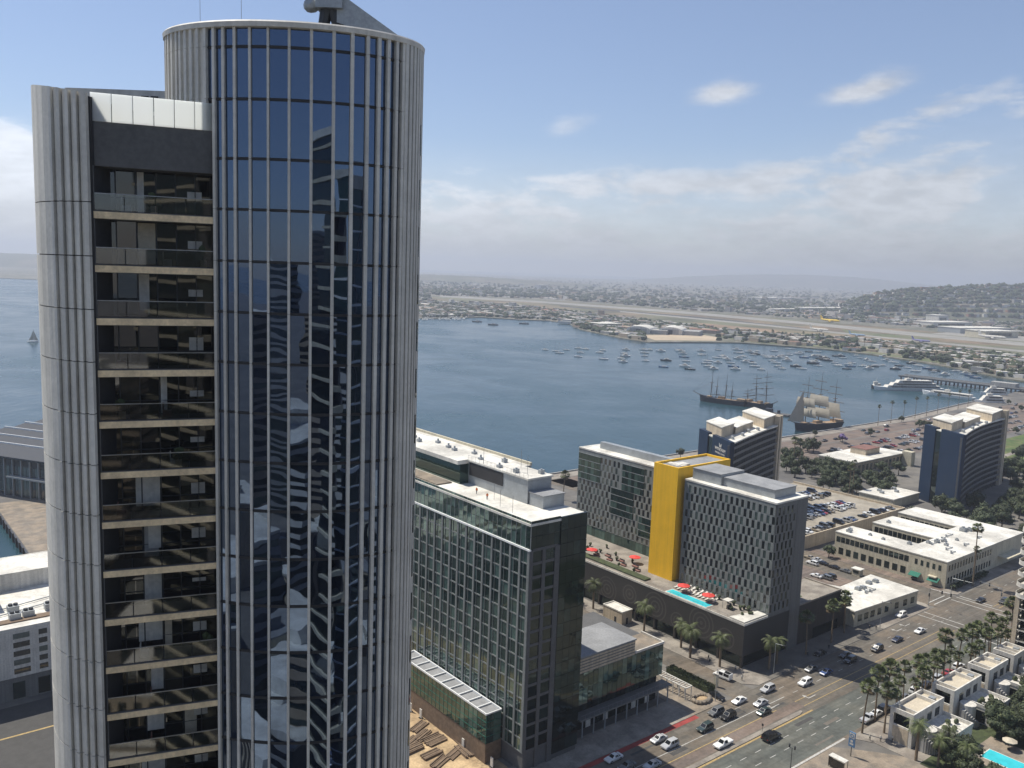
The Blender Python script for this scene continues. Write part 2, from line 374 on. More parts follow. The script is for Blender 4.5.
# ================================================================== ground, water, roads
def land(name, pts, m, z0=-4.0, z1=0.0):
    b = MB(); b.prism([(p[0], p[1]) for p in pts], z0, z1); o = b.build(name, m); o['kind'] = 'structure'; return o
b = MB(); b.add([(-30000, -8000, -1.6), (30000, -8000, -1.6), (30000, 30000, -1.6), (-30000, 30000, -1.6)], [(0, 1, 2, 3)])
b.build('water', M['water'])['kind'] = 'structure'
city = [(-2500, -2500), (3500, -2500), (3500, 380), (1060, 384), (937, 369), (833, 361), (739, 352), (690, 346), (560, 346), (420, 347), (345, 345), (300, 346), (112, 346), (112, 560), (84, 566), (57, 560), (57, 300), (-2500, 296)]
land('ground', [G(*p)[:2] for p in city], M['ground'])
coast = [(1035, 383), (1008, 378.5), (980, 373), (940, 365), (900, 358.5), (870, 354), (840, 350.5), (800, 347), (740, 342.5), (690, 342), (650, 342), (625, 338.5), (600, 333.5), (580, 329), (568, 323), (550, 320.5), (520, 319.5), (480, 317), (450, 318), (419, 318.5), (300, 311), (200, 303), (100, 290), (36, 279.5), (0, 278), (-200, 270.5), (-500, 259)]
cp = [at(*p)[:2] for p in coast]
far = [G(3500, 381)[:2], G(1061, 385)[:2]]+cp+[(-16000, 9000), (-13000, 17500), (17000, 17500), (17000, 3000)]
land('far_land', far, M['farland'], -4, .02)
# the avenue and its cross streets
sheet('avenue', rect(-300, 900, 101, 130), .006, M['asphalt'])
sheet('avenue_lanes_near', rect(-300, 288, 102, 113.6), .012, M['asphalt_green'])
sheet('hotel_street', rect(184, 192.5, 130, 215), .006, M['asphalt'])
sheet('cross_street', rect(296, 312, 130, 345), .006, M['asphalt'])
sheet('cross_street_near_side', rect(284, 312, -200, 101), .006, M['asphalt'])
sheet('harbor_drive', rect(300, 930, 318, 336), .006, M['lot'])
def slab(name, poly, m, z1=.13):
    b = MB(); b.prism(poly, -.3, z1); o = b.build(name, m, None, (0, 0, 0), ROT); o['kind'] = 'structure'; return o
slab('pavement', rect(60, 168, 130.02, 139), M['pave'])
slab('tan_plaza', rect(168, 180, 130.02, 200), M['tanpave'])
M['pave_shade'] = mat('shaded_pavement', (.13, .12, .105), .9, .2, .25)  # pavement copy with the hotel's shade put into its colour
slab('shaded_annex_frontage', rect(201.5, 262, 130.3, 139.4), M['pave_shade'], .132)
slab('hotel_pavement', [(192.5, 133.5), (196, 130.3), (201.5, 130.3), (201.5, 139.5), (199.4, 139.5), (199.4, 215), (192.5, 215)], M['pave'], .128)
slab('pavement_by_white_office', [(262.1, 130.3), (293, 130.3), (296, 133), (296, 154), (262.1, 154)], M['pave'], .126)
slab('naval_pavement', [(312, 134), (315, 131), (470, 131), (470, 136.1), (316.5, 136.1), (316.5, 190), (312, 190)], M['pave'])
slab('near_pavement', [(191, 100.9), (280, 100.9), (284, 97), (284, 85), (194, 85), (194, 96)], M['pave'], .12)
slab('near_plaza', [(60, 100.9), (184, 100.9), (190, 94), (194, 88.6), (194, 40), (60, 40)], M['tanpave'], .11)
slab('median', [(56, 114.4), (191, 114.4), (193, 115.0), (193, 115.6), (191, 115.7), (56, 115.7)], M['pave'], .14)
sheet('car_park', [(296, 190.5), (257, 190.5), (250, 152), (292, 154), (295.9, 154)], .008, M['lot'])
sheet('naval_car_park', rect(312.1, 318, 136.3, 190.5), .14, M['lot'])
sheet('turn_lane', rect(-300, 196, 116.2, 119.3), .012, M['lot'])
sheet('construction_yard', rect(90, 115.5, 139.1, 215), .01, M['dirt'])
sheet('harbor_car_park', rect(470, 900, 268, 316), .008, M['lot'])
sheet('lawn', [(560, 200), (760, 215), (760, 262), (600, 256)], .01, M['grass'])
sheet('lawn_path', [(570, 228), (760, 238), (760, 242), (570, 232)], .016, M['pave'])
sheet('pier_apron', rect(58, 111, 296, 430), .01, M['tanpave'])
sheet('embarcadero_promenade', [(112, 337), (690, 337), (830, 350), (930, 358), (930, 366), (836, 358.5), (690, 345.4), (112, 345.4)], .012, M['pave'])
sheet('quay_street', rect(-400, 88, 150, 230), .008, M['patch'])  # building shadow over this street is put into the dark asphalt colour
marks_q = [(-60, 60, 214.5, 215.1)]
# painted markings
def marks(name, rects, m, z=.02):
    b = MB()
    for (u0, u1, v0, v1) in rects: b.add([(u0, v0, z), (u1, v0, z), (u1, v1, z), (u0, v1, z)], [(0, 1, 2, 3)])
    o = b.build(name, m, None, (0, 0, 0), ROT); o['kind'] = 'structure'
L = []
for u in np.arange(60, 282, 5.6):
    L += [(u, u+2.3, 110.3, 110.46), (u+1, u+3.3, 106.9, 107.06)]
L += [(60, 196, 122.35, 122.55)]+[(u, u+2.2, 125.9, 126.04) for u in np.arange(170, 296, 9.6)]+[(u, u+2.2, 122.35, 122.5) for u in np.arange(200, 290, 5.6)]
L += [(281, 281.5, 102, 113.5), (284, 284.4, 102, 130), (288, 288.4, 102, 130), (312, 312.4, 102, 130), (308, 308.4, 102, 130), (298, 310, 131, 131.4), (298, 310, 133, 133.4), (314, 314.5, 118.7, 129.8)]
L += [(u, u+2.3, 125, 125.15) for u in np.arange(316, 420, 6)]+[(u, u+2.3, 108, 108.15) for u in np.arange(316, 420, 6)]
marks('lane_markings', L, M['white_line'])
marks('kerb_lane_line', [(60, 190, 101.2, 101.75)], M['white_line'], .016)
marks('yellow_lines', [(60, 188, 119.25, 119.5), (60, 196, 113.75, 114.25), (196, 281, 116.4, 116.6), (196, 281, 119.1, 119.3), (314, 480, 116.4, 116.6), (314, 480, 118.2, 118.4)], M['yellow_line'])
marks('red_kerb_lane', [(112, 168.5, 128.5, 130)], M['redpaint'])
def arrow(u, v, s, m, left=True):
    b = MB(); z = .022
    b.add([(u+2.6*s, v-.12, z), (u+2.6*s, v+.12, z), (u, v+.12, z), (u, v-.12, z)], [(0, 1, 2, 3)])
    b.add([(u, v-.12, z), (u, v+.9*s, z), (u-.25, v+.9*s, z), (u-.25, v-.12, z)], [(0, 1, 2, 3)])
    b.add([(u+.5, v+.8*s, z), (u-.12, v+1.7*s, z), (u-.75, v+.8*s, z)], [(0, 1, 2)])
    o = b.build('turn_arrow', m, None, (0, 0, 0), ROT); o['kind'] = 'structure'
for (x, y) in ((905, 626), (897, 631), (772, 707.5), (768, 710), (809, 698)):
    a_, c_ = uv(x, y); arrow(a_, c_, 1.2, M['white_line'])
# fence-less lot stripes
marks('quay_street_line', marks_q, M['yellow_line'])
marks('lot_stripes', [(u, u+.12, 162, 167) for u in np.arange(259, 294, 2.8)]+[(u, u+.15, 285, 290) for u in np.arange(480, 700, 3)], M['white_line'], .018)
for i in range(34):
    u_ = rnd.uniform(110, 330); v_ = rnd.choice((rnd.uniform(102, 112), rnd.uniform(120, 128.5)))
    if 282 < u_ < 314: continue
    marks('asphalt_patch', [(u_, u_+rnd.uniform(1.5, 9), v_, v_+rnd.uniform(.5, 1.6))], M['patch'] if i % 3 else M['patch_l'], .0125+.00006*i)
# quay wall cap
b = MB()
for p, q in (((112, 346), (690, 346)), ((690, 346), (833, 361)), ((833, 361), (937, 369))):
    L_ = math.dist(p, q); d = ((q[0]-p[0])/L_, (q[1]-p[1])/L_); b.fbox((p, d, (-d[1], d[0])), 0, L_, -.6, .25, -2, .7)
b.build('quay_wall', M['conc'], None, (0, 0, 0), ROT)
tag(bpy.data.objects['quay_wall'], 'long low concrete quay wall edging the promenade along the bay', 'wall')
# ================================================================== foreground tower (own axes in world metres)
LV = [119.81, 116.23, 113.13]+[109.92-3.22*k for k in range(0, 34)]
TW = thing('residential_tower', 'tall foreground tower with blue glass drum, stone fins and recessed balconies', 'tower', -15.14, 60, 0, rz=0, grid=False)
OX, OY = -15.14, 60.0
def tower():
    A, B = 8.2, 5.0
    def el(t, e=0.0): return (-(0)+(A+e)*cos(t), -(B+e)*sin(t))
    def tpx(x):                            # parameter of the point of the front of the drum seen at picture column x
        lo, hi = .12, pi-.12
        for _ in range(40):
            md = (lo+hi)/2; p = el(md, .1); v = np.array([p[0]+OX, p[1]+OY, 114.0-H]); X = 512+F*(v@rt)/(v@fw)
            if X > x: lo = md
            else: hi = md
        return (lo+hi)/2
    cols = [215, 224, 235, 250, 268, 289, 311, 333, 351, 366, 377, 386, 394, 400]
    ts = [tpx(x) for x in cols]
    tl = [tpx(x) for x in (207, 200, 194, 188.5, 183.5)]+[tpx(180)+.09*k for k in range(0, 5)]
    tl = [t for t in tl if t > ts[0]+.05]
    ZF = 117.95
    fins = sorted(tl+ts, reverse=True)
    right = [ts[-1]-.07*k for k in range(1, 12)]
    right = [t for t in right if t > -.25]
    top = 124.4
    # glass drum, one flat pane per bay and storey
    allt = fins+right
    back = [allt[-1]-(2*pi-(allt[0]-allt[-1]))*k/14 for k in range(1, 14)]
    ring = allt+back
    b = MB(); lv = [122.9]+LV+[0.0]
    lv = [top-.4]+lv
    for i in range(len(lv)-1):
        z1, z0 = lv[i]-.05, lv[i+1]+.05
        if z1-z0 < .1: continue
        for j in range(len(ring)):
            t0, t1 = ring[j], ring[(j+1) % len(ring)]
            p, q = el(t0), el(t1)
            if t0 > ts[0]+.01 and z1 < ZF+2: continue
            if j >= len(allt)+8 and z1 < ZF+2: continue
            b.add([(p[0], p[1], z0), (q[0], q[1], z0), (q[0], q[1], z1), (p[0], p[1], z1)], [(0, 1, 2, 3)])
    b.build('curtain_wall', M['glass_b'], TW)
    b = MB(); b.prism([el(t, -.12) for t in ring], ZF, top-.5); b.prism([el(t, -.12) for t in ring if t <= ts[0]-.02 and t > -2.2], 0, ZF-.02); b.build('drum_core', M['groove'], TW)
    # dark joint at each floor
    b = MB()
    for z in [122.9]+LV:
        b.loft([[(*el(t, -.05), z-.09), (*el(t, .05), z-.09), (*el(t, .05), z+.09), (*el(t, -.05), z+.09)] for t in (ring+[ring[0]] if z > ZF else [t for t in ring if t <= ts[0]+.01 and t > -2.2])], cap=False)
    b.build('floor_joint', M['groove'], TW)
    # stone fins: thin in the middle of the glass, broad towards the flanks
    for t in fins:
        c = cos(t); k = abs(c+.04)
        dp = .12+.15*min(1, (k/.55)**2); wd = .07+.035*min(1, k/.6)
        b = MB(); p0, p1 = el(t, -.02), el(t, dp)
        n = Vector((B*cos(t), -A*sin(t))).normalized(); tn = Vector((-n.y, n.x))*wd
        q0 = Vector(el(t, 0)); q1 = q0+n*dp
        poly = [q0-tn, q0+tn, q1+tn, q1-tn]
        zl_ = [ZF if t > ts[0]+.01 else 0.0]+[z for z in sorted(LV) if z > (ZF if t > ts[0]+.01 else 0)+.5]+[122.9, top-.3]
        for za, zb in zip(zl_, zl_[1:]): b.prism([(v.x, v.y) for v in poly], za+.012, zb-.012)
        b.build('fin', M['stone'], TW)
    # right flank: stone strips with dark joints and one column of small windows
    b = MB()
    for j in range(len(right)):
        t0 = ts[-1] if j == 0 else right[j-1]; t1 = right[j]
        a0, a1 = t0-.012, t1+.012
        b.prism([el(a0, .02), el(a1, .02), el(a1, .32), el(a0, .32)], 0, top-.35)
    b.build('stone_flank', M['stone'], TW)
    wz = [z-2.5 for z in LV]
    t0, t1 = right[3]-.004, right[3]+.05
    t0, t1 = right[5]+.012, right[4]-.012
    for z in wz[:26]:
        b = MB(); b.prism([el(t0, .3), el(t1, .3), el(t1, .345), el(t0, .345)], z, z+2.0); b.build('flank_window', M['glass_k'], TW)
    # left flank solid stone behind the fins
    b = MB(); 
    for j in range(len(tl)-1):
        b.prism([el(tl[j]-.008, .0), el(tl[j+1]+.008, .0), el(tl[j+1]+.008, .1), el(tl[j]-.008, .1)], ZF, top-.35)
    b.build('stone_flank', M['stone'], TW)
    # rim and roof
    b = MB()
    full = [2*pi*k/72 for k in range(72)]
    b.loft([[(*el(t, -.5), top-.38), (*el(t, .34), top-.38), (*el(t, .38), top-.1), (*el(t, .3), top), (*el(t, -.5), top)] for t in full+[0]], cap=False)
    b.build('rim', M['stone'], TW)
    b = MB(); b.prism([el(t, -.4) for t in full], top-.9, top-.6); b.box(3.2, 5.8, -.5, 2.2, top-.6, top+1.0); b.build('roof', M['conc'], TW)
    # ---- recessed balcony bay between the drum and the wing
    P0 = Vector((-25.56-OX, 53.0-OY)); pe = el(ts[0], .05); P1 = Vector((pe[0], pe[1])); d = (P1-P0); Lb = d.length; d /= Lb
    n = Vector((d.y, -d.x)); fr = ((P0.x, P0.y), (d.x, d.y), (n.x, n.y))
    D = 2.0
    fl = [112.66]+[109.44-3.22*k for k in range(0, 34)]
    fl = [z for z in fl if z > 2]
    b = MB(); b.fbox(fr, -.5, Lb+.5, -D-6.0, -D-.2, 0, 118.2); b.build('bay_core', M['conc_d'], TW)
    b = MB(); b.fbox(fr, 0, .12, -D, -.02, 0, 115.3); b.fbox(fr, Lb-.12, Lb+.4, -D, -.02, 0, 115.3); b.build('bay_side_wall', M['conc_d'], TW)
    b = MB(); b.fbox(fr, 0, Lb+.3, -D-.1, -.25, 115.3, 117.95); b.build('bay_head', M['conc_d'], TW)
    b = MB()
    k = 6
    for i in range(k): b.fbox(fr, Lb*i/k+.02, Lb*(i+1)/k-.02, -.22, -.17, 117.9, 119.55)
    b.build('milk_glass_parapet', M['milk'], TW)
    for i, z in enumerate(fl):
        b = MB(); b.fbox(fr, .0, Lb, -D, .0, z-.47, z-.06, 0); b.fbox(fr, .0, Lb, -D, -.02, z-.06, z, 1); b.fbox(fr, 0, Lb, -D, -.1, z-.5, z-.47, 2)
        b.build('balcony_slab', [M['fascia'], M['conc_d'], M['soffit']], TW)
        if i < 20:
            b = MB()
            for q in range(4): b.fbox(fr, Lb*q/4+.03, Lb*(q+1)/4-.03, -.12, -.10, z+.04, z+1.0, 0)
            bal = b.build('balustrade', M['clear'], TW)
            b = MB(); b.fbox(fr, 0, Lb, -.14, -.08, z+1.0, z+1.05); b.build('handrail', M['rail'], bal)
        zt = (115.3 if i == 0 else fl[i-1]-.5)
        b = MB()
        for q in range(6):
            b.fbox(fr, Lb*q/6+.04, Lb*(q+1)/6-.04, -D-.05, -D, z+.05, zt-.02)
        dg = b.build('balcony_door', M['glass_bal'], TW)
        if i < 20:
            b = MB()
            for q in range(7): b.fbox(fr, Lb*q/6-.04, Lb*q/6+.04, -D, -D+.05, z, zt)
            b.fbox(fr, 0, Lb, -D, -D+.04, z+.9, z+.96)
            b.build('door_frame', M['metal_d'], dg)
            b = MB(); b.fbox(fr, Lb*.765, Lb*.89, -D+.02, -D+.05, z+1.0+.15*((i*37) % 3), z+1.55+.1*((i*13) % 4)); b.build('white_reflection', M['white'], TW)  # white panel stands in for a pale building mirrored in the doors
            q = rnd.random(); a0 = Lb*rnd.uniform(.1, .62)
            if q < .75:
                b = MB(); b.fbox(fr, a0, a0+.55, -1.3, -.8, z+.02, z+.42); b.fbox(fr, a0, a0+.08, -1.3, -.8, z+.42, z+.9); b.build('chair', rnd.choice((M['white'], M['tan'], M['plum'])), TW)
            if rnd.random() < .5:
                b = MB(); a1 = Lb*rnd.uniform(.1, .9); b.fbox(fr, a1-.2, a1+.2, -.8, -.4, z+.02, z+.45); pt = b.build('planter', M['tan'], TW)
                b = MB(); c0 = (fr[0][0]+fr[1][0]*a1-fr[2][0]*.6, fr[0][1]+fr[1][1]*a1-fr[2][1]*.6)
                for _ in range(4): b.ico((c0[0]+rnd.uniform(-.2, .2), c0[1]+rnd.uniform(-.2, .2), z+.6+rnd.random()*.5), (.25, .25, .3), 0, 0, .3)
                b.build('foliage', M['hedge'], pt)
            if rnd.random() < .55:
                b = MB(); k0 = rnd.randrange(5); b.fbox(fr, Lb*k0/6+.08, Lb*(k0+rnd.uniform(.35, .95))/6, -D+.02, -D+.04, z+.08, zt-.06); b.build('pale_reflection', rnd.choice((M['white'], M['canvas'], M['conc'])), TW)  # pale panel added in place of bright reflections in the door glass
            if i > 5:
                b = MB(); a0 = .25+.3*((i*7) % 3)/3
                b.fbox(fr, Lb*(.28+.05*((i*5) % 3)), Lb*.49, -D+.02, -D+.045, z+.35+.3*(i % 2), zt-.35); b.build('pale_reflection', M['white'], TW)  # lower storeys: white panel standing for mirrored white buildings
    # ---- left wing: curved stone wall of grooved panels
    cx, cy, wa, wb = -25.5-OX, 61.6-OY, 6.6, 8.75
    def wp(th, e=0.0): return (cx-(wa+e)*sin(th), cy-(wb+e)*cos(th))
    def wpx(x):
        lo, hi = R(.5), R(60)
        for _ in range(40):
            md = (lo+hi)/2; p = wp(md, .15); v = np.array([p[0]+OX, p[1]+OY, 112.0-H]); X = 512+F*(v@rt)/(v@fw)
            if X > x: lo = md
            else: hi = md
        return (lo+hi)/2
    ths = [wpx(x) for x in (90, 84, 80.5, 76, 72.5, 68, 64, 60, 55.5, 52)]
    big = [ths[-1]+R(7)*k for k in range(1, 13)]
    def ztop(th): return 119.4+.95*min(1, th/R(50))
    b = MB(); core = [ths[0]-.01]+ths[1:]+big
    poly = [wp(t, -.1) for t in core]+[(cx+.2-wa*sin(core[-1])+8, cy+6), (cx+.4, cy+6)]
    b.prism(poly, 0, [ztop(t)-.15 for t in core]+[119.7, 119.6]); b.build('wing_core', M['groove'], TW)
    b = MB(); lv = [None]+[122.9-3.2]+LV[2:]+[0]
    jz = [113.13]+[109.92-3.22*k for k in range(34)]+[0]
    tt = ths+big
    for j in range(len(tt)-1):
        t0, t1 = tt[j], tt[j+1]
        g = .006 if j < 9 else .0008
        e = .17 if (j < 9 and j % 2 == 0) else .0
        for i in range(len(jz)):
            z0 = jz[i]+.03; z1 = (jz[i-1]-.03) if i else None
            if i and z1 <= z0: continue
            q = [wp(t0+g, -.1), wp(t1-g, -.1), wp(t1-g, .05+e), wp(t0+g, .05+e)]
            a = q
            zt = [z1]*4 if z1 else [ztop(t0), ztop(t1), ztop(t1), ztop(t0)]
            s = sum(a[m_][0]*a[(m_+1) % 4][1]-a[(m_+1) % 4][0]*a[m_][1] for m_ in range(4))
            b.prism(q, z0, zt)
    b.build('wing_panels', M['stone'], TW)
    # roof terrace wall and back parapet with dark openings
    b = MB(); fb = ((-33.6-OX, 66-OY), (1, 0), (0, -1))
    b.fbox(fb, 0, 12, -.3, 0, 117, 122.1); b.build('back_parapet', M['stone'], TW)
    for i, a in enumerate((4.2, 5.6, 6.3, 7.6, 8.3, 9.3)):
        b = MB(); b.fbox(fb, a, a+.55, .0, .03, 120.6, 121.7); b.build('parapet_opening', M['groove'], TW)
    b = MB(); b.prism([(cx-.5, cy-5), (cx+5, cy-1), (cx+6, cy+4), (cx-5, cy+4)], 117.0, 117.6); b.build('terrace', M['conc'], TW)
    # lightning rods
    for (x, y) in ((-6.1, -.6), (-2.9, -2.2)):
        b = MB(); b.tube((x, y, top-.6), (x, y, top+3.4), .02, .012, 5); b.build('lightning_rod', M['metal'], TW)
tower()
# roof crane (window-cleaning rig)
RC = thing('roof_crane', 'grey window cleaning crane on the roof of the glass drum', 'crane', OX+2.6, OY-1.5, 123.8, rz=0, grid=False)
b = MB(); b.box(-1.0, 1.0, -.9, .9, 0, .5); b.tube((-.55, 0, .5), (-.2, 0, 2.6), .34, .42, 8); b.tube((.75, 0, .5), (.2, 0, 2.4), .3, .4, 8); b.build('crane_base', M['metal_d'], RC)
b = MB(); b.box(-.8, .9, -.7, .7, 2.3, 3.3); b.ico((-1.2, 0, 2.55), (.55, .45, .45), sub=1, jit=.05); b.build('crane_head', M['metal'], RC)
b = MB(); b.loft([[(.5, -.35, 1.5), (.5, .35, 1.5), (.5, .35, 3.4), (.5, -.35, 3.4)], [(4.6, -.25, .25), (4.6, .25, .25), (4.6, .25, .75), (4.6, -.25, .75)]]); b.build('jib', M['metal'], RC)
b = MB(); b.box(-2.4, -1.2, -.3, .3, 3.0, 3.3); b.build('counter_arm', M['metal_d'], RC)
# ================================================================== glass hotel with the white roof (beside the tower)
def glass_hotel():
    U0, V0 = 116.5, 135.8
    T = thing('office_hotel', 'grey and green glass high-rise with stepped white roof next to the tower', 'building', U0, V0, 0)
    W_, LL = 16.6, 84.0
    # body core, split: gray frame up to 50.6, glass storey above
    b = MB(); b.box(.3, W_-.3, .3, LL, 0, 56.0); b.build('core', M['conc_d'], T)
    fl = ((0, 0), (0, 1), (-1, 0)); fr_ = ((0, 0), (1, 0), (0, -1))
    zs = [4.6+3.07*k for k in range(16)]          # storeys 4.6 .. 50.6
    pit = 3.3; nb = 25
    b = MB(); wins = []; side = []
    for k in range(nb+1):
        a = k*pit
        w0 = .75 if k else 1.0
        b.fbox(fl, max(0, a-.3) if k else 0, a+.3 if k else .75, -.3, .1, 4.6, 50.55)
    for i, z in enumerate(zs[:-1]):
        b.fbox(fl, 0, nb*pit, -.28, -.06, z-.16, z+.16)
        for k in range(nb):
            a = k*pit+(.3 if k else .75); e = (k+1)*pit-.3
            wins.append((fl, a, e-.86, -.3, -.16, z+.16, z+3.07-.16))
            side.append((fl, e-.8, e, -.3, -.1, z+.16, z+3.07-.16))
            b.fbox(fl, e-.86, e-.8, -.28, -.04, z+.16, z+3.07-.16)
    panes(T, side, M['glass_g'], name='side_pane')
    b.build('frame', M['icpier'], T)
    panes(T, wins, M['glass_g'])
    # ledge + glazed top storeys
    b = MB(); b.fbox(fl, -.1, LL, -.3, .22, 50.55, 50.95); b.build('ledge', M['steelwhite'], T)
    b = MB(); m2 = MB()
    for k in range(int(LL/1.65)):
        for z0, z1 in ((50.95, 53.6), (53.7, 57.1)):
            b.fbox(fl, k*1.65+.04, (k+1)*1.65-.04, -.2, -.12, z0, z1)
    for k in range(int(LL/1.65)+1): m2.fbox(fl, k*1.65-.04, k*1.65+.04, -.2, -.06, 50.95, 57.1)
    b.build('top_glazing', M['glass_g'], T); m2.build('mullion', M['metal'], T)
    # road-side face
    b = MB(); wins = []
    for a0, a1 in ((0.12, .9), (3.6, 4.5), (7.2, 8.6)): b.fbox(fr_, a0, a1, -.3, .1, 0, 50.6)
    for z in zs:
        b.fbox(fr_, .9, 8.0, -.28, -.03, z-.3, z+.3)
        if z < 50:
            wins += [(fr_, .9, 3.6, -.3, -.14, z+.3, z+2.77), (fr_, 4.5, 7.2, -.3, -.14, z+.3, z+2.77)]
    b.build('end_frame', M['conc_d'], T)
    panes(T, wins, M['glass_k'], name='end_window')
    b = MB(); m2 = MB()
    for i in range(18):
        z = 1.5+3.08*i
        for k in range(4): b.fbox(fr_, 8.65+k*1.95, 8.65+(k+1)*1.95-.06, -.25, .2, z+.05, z+3.03)
    b.build('corner_glazing', M['glass_k'], T)
    b = MB()
    for z0, z1 in ((50.7, 53.6), (53.7, 57.1)):
        for k in range(5): b.fbox(fr_, .05+k*1.72, .05+(k+1)*1.72-.06, -.2, -.1, z0, z1)
    b.build('top_glazing', M['glass_k'], T)
    # roof
    b = MB(); b.box(-.1, W_, .0-.08, LL, 56.05, 56.55); b.build('roof', M['roof'], T)
    b = MB(); b.box(9.6, 16.8, 12.8, 36, 56.6, 62.2); b.build('penthouse_wall', M['metal'], T)
    b = MB(); b.box(9.3, 17.1, 12.5, 36, 62.21, 62.6); b.build('penthouse_roof', M['roof'], T)
    b = MB(); b.box(6.2, 17.0, 36.01, 80, 61.6, 62.6); b.build('penthouse_roof', M['roof'], T)
    b = MB(); b.box(7.0, 16.8, 36.02, 80, 56.6, 61.6); b.build('penthouse_glazing', M['glass_g'], T)
    b = MB(); b.box(9.45, 9.6, 22, 35.5, 58.8, 61.9); b.build('louvre_panel', M['groove'], T)
    b = MB(); b.box(9.9, 16.3, 7.6, 12.4, 56.6, 59.4); b.build('plant_box', M['metal'], T)
    b = MB(); b.box(9.7, 16.5, 7.4, 12.6, 59.41, 59.6); b.build('plant_box_roof', M['roofgray'], T)
    b = MB(); add_rail(b, [(9.4, 12.6), (9.4, 36)], 62.6, 1.1); b.build('roof_railing', M['rail'], T)
    for i in range(11):
        b = MB(); x, y = rnd.uniform(10.5, 15.5), 14+i*5.3+rnd.uniform(-1, 1)
        b.box(x-.6, x+.6, y-.5, y+.5, 62.6, 63.1+rnd.random()*.5); b.tube((x, y, 63), (x, y, 63.8), .25, n=8); b.build('roof_vent', M['metal'], T)
    for (x, y) in ((3, 14.5), (5.5, 20), (12, 16), (15, 22), (9.7, 30), (2.2, 9)):
        b = MB(); b.tube((x, y, 56.5 if x < 9 else 62.5), (x, y, 60.5 if x < 9 else 67), .05, n=5); b.build('roof_pole', M['rail'], T)
    b = MB(); b.box(1.5, 6, 38, 62, 56.56, 56.9); b.build('roof_decking', M['tanpave'], T)
    # entrance canopy along the yard
    b = MB(); y0, y1 = 7.2, 44
    b.box(-4.7, -4.45, y0, y1, 11.7, 12.1); b.box(-.5, -.25, y0, y1, 11.7, 12.1)
    for k in range(11): b.box(-4.45, -.5, y0+k*3.65, y0+k*3.65+.25, 11.75, 12.05)
    b.build('canopy_frame', M['steelwhite'], T)
    b = MB(); b.box(-4.45, -.5, y0+.1, y1-.1, 11.6, 11.68); b.build('canopy_glass', M['roofgray'], T)
    b = MB()
    for k in range(22): b.box(-4.6, -4.5, y0+k*1.67+.04, y0+(k+1)*1.67-.04, 4.9, 11.6); 
    for k in range(2): b.box(-4.6+k*2.1, -4.6+(k+1)*2.1-.06, y0, y0+.1, 4.9, 11.6)
    b.build('canopy_wall', M['glass_g'], T)
    b = MB()
    for z in (6.6, 8.3, 10): b.box(-4.66, -4.6, y0, y1, z-.04, z+.04); b.box(-4.6, -.3, y0-.06, y0, z-.04, z+.04)
    for k in range(23): b.box(-4.66, -4.6, y0+k*1.67-.03, y0+k*1.67+.03, 4.9, 11.6)
    b.build('canopy_mullion', M['green'], T)
    b = MB(); b.box(-4.5, 0, y0+.2, y1, 0, 4.85); b.build('hoarding', M['wood'], T)
    # rear wing
    b = MB(); b.box(18.5, 54, 64, 130, 0, 50); b.build('rear_wing', M['hotelgray2'], T)
    b = MB(); b.box(18.3, 54.2, 63.8, 130, 50.01, 50.5); b.build('rear_roof', M['roof'], T)
    b = MB(); b.box(18.3, 19, 63.8, 130, 50.51, 51.2); b.box(53.5, 54.2, 63.8, 130, 50.51, 51.3); b.box(19, 53.5, 129.3, 130, 50.51, 51.3); b.build('rear_parapet', M['cream'], T)
glass_hotel()
# podium annex beside the glass hotel
T = thing('glass_annex', 'dark glass annex with flat grey roof and street terrace beside the glass hotel', 'building', 133.3, 139.7, 0)
b = MB(); b.box(0, 33.2, 2.0, 26, 0, 15.7); b.build('core', M['conc_d'], T)
b = MB(); b.box(0, 33.2, .3, 1.99, 7.6, 15.7); b.build('overhang', M['conc_d'], T)
b = MB()
for z0, z1 in ((7.7, 11.6), (11.7, 15.6)):
    for k in range(20): b.box(k*1.66+.05, (k+1)*1.66-.05, .15, .28, z0, z1)
    for k in range(14): b.box(33.22, 33.35, .25+k*1.7, .25+(k+1)*1.7-.08, z0, z1)
b.build('annex_glazing', M['glass_g'], T)
b = MB()
for k in range(20): b.box(k*1.66+.05, (k+1)*1.66-.05, 1.85, 1.98, .2, 7.4)
b.build('ground_glazing', M['glass_k'], T)
b = MB(); b.box(0, 22.2, 0, 12, 15.71, 19.6); b.build('upper_wall', M['hotelgray2'], T)
b = MB()
for k in range(5): b.box(0, 22.25, -.08, -.01, 15.9+k*.75, 16.35+k*.75)
b.build('cladding_strip', M['tan'], T)
b = MB(); b.box(-.2, 22.5, -.25, 12.2, 19.61, 20.0); b.build('upper_roof', M['roofgray'], T)
b = MB(); b.box(22.6, 33.2, .2, 8, 15.71, 15.9); b.build('terrace_floor', M['tanpave'], T)
b = MB(); b.box(22.6, 33.4, .0, .3, 15.91, 16.5); b.box(33.1, 33.4, .3, 8, 15.91, 16.5); b.build('terrace_parapet', M['white'], T)
b = MB(); b.box(3.0, 35.5, -1.6, 1.8, 4.5, 4.9); b.build('canopy', M['hotelgray2'], T)
for k in range(9):
    b = MB(); b.tube((4+k*3.8, -1.2, .1), (4+k*3.8, -1.2, 4.5), .18, n=8); b.build('canopy_column', M['metal'], T)
for (a, c) in ((8, 2.2), (14, 3.6), (24, 2.4), (29, 3)):
    b = MB(); b.box(a, a+1.6, 1.7, 1.82, .2, .2+c); b.build('white_panel', M['white'], T)
b = MB(); add_rail(b, [(3.1, -1.5), (35.4, -1.5), (35.4, 1.7)], 4.9, 1.05); b.build('terrace_railing', M['rail'], T)
T = thing('plant_shed', 'small tan box building with white sunken roof behind the palms', 'shed', 193.4, 179.8, 0)
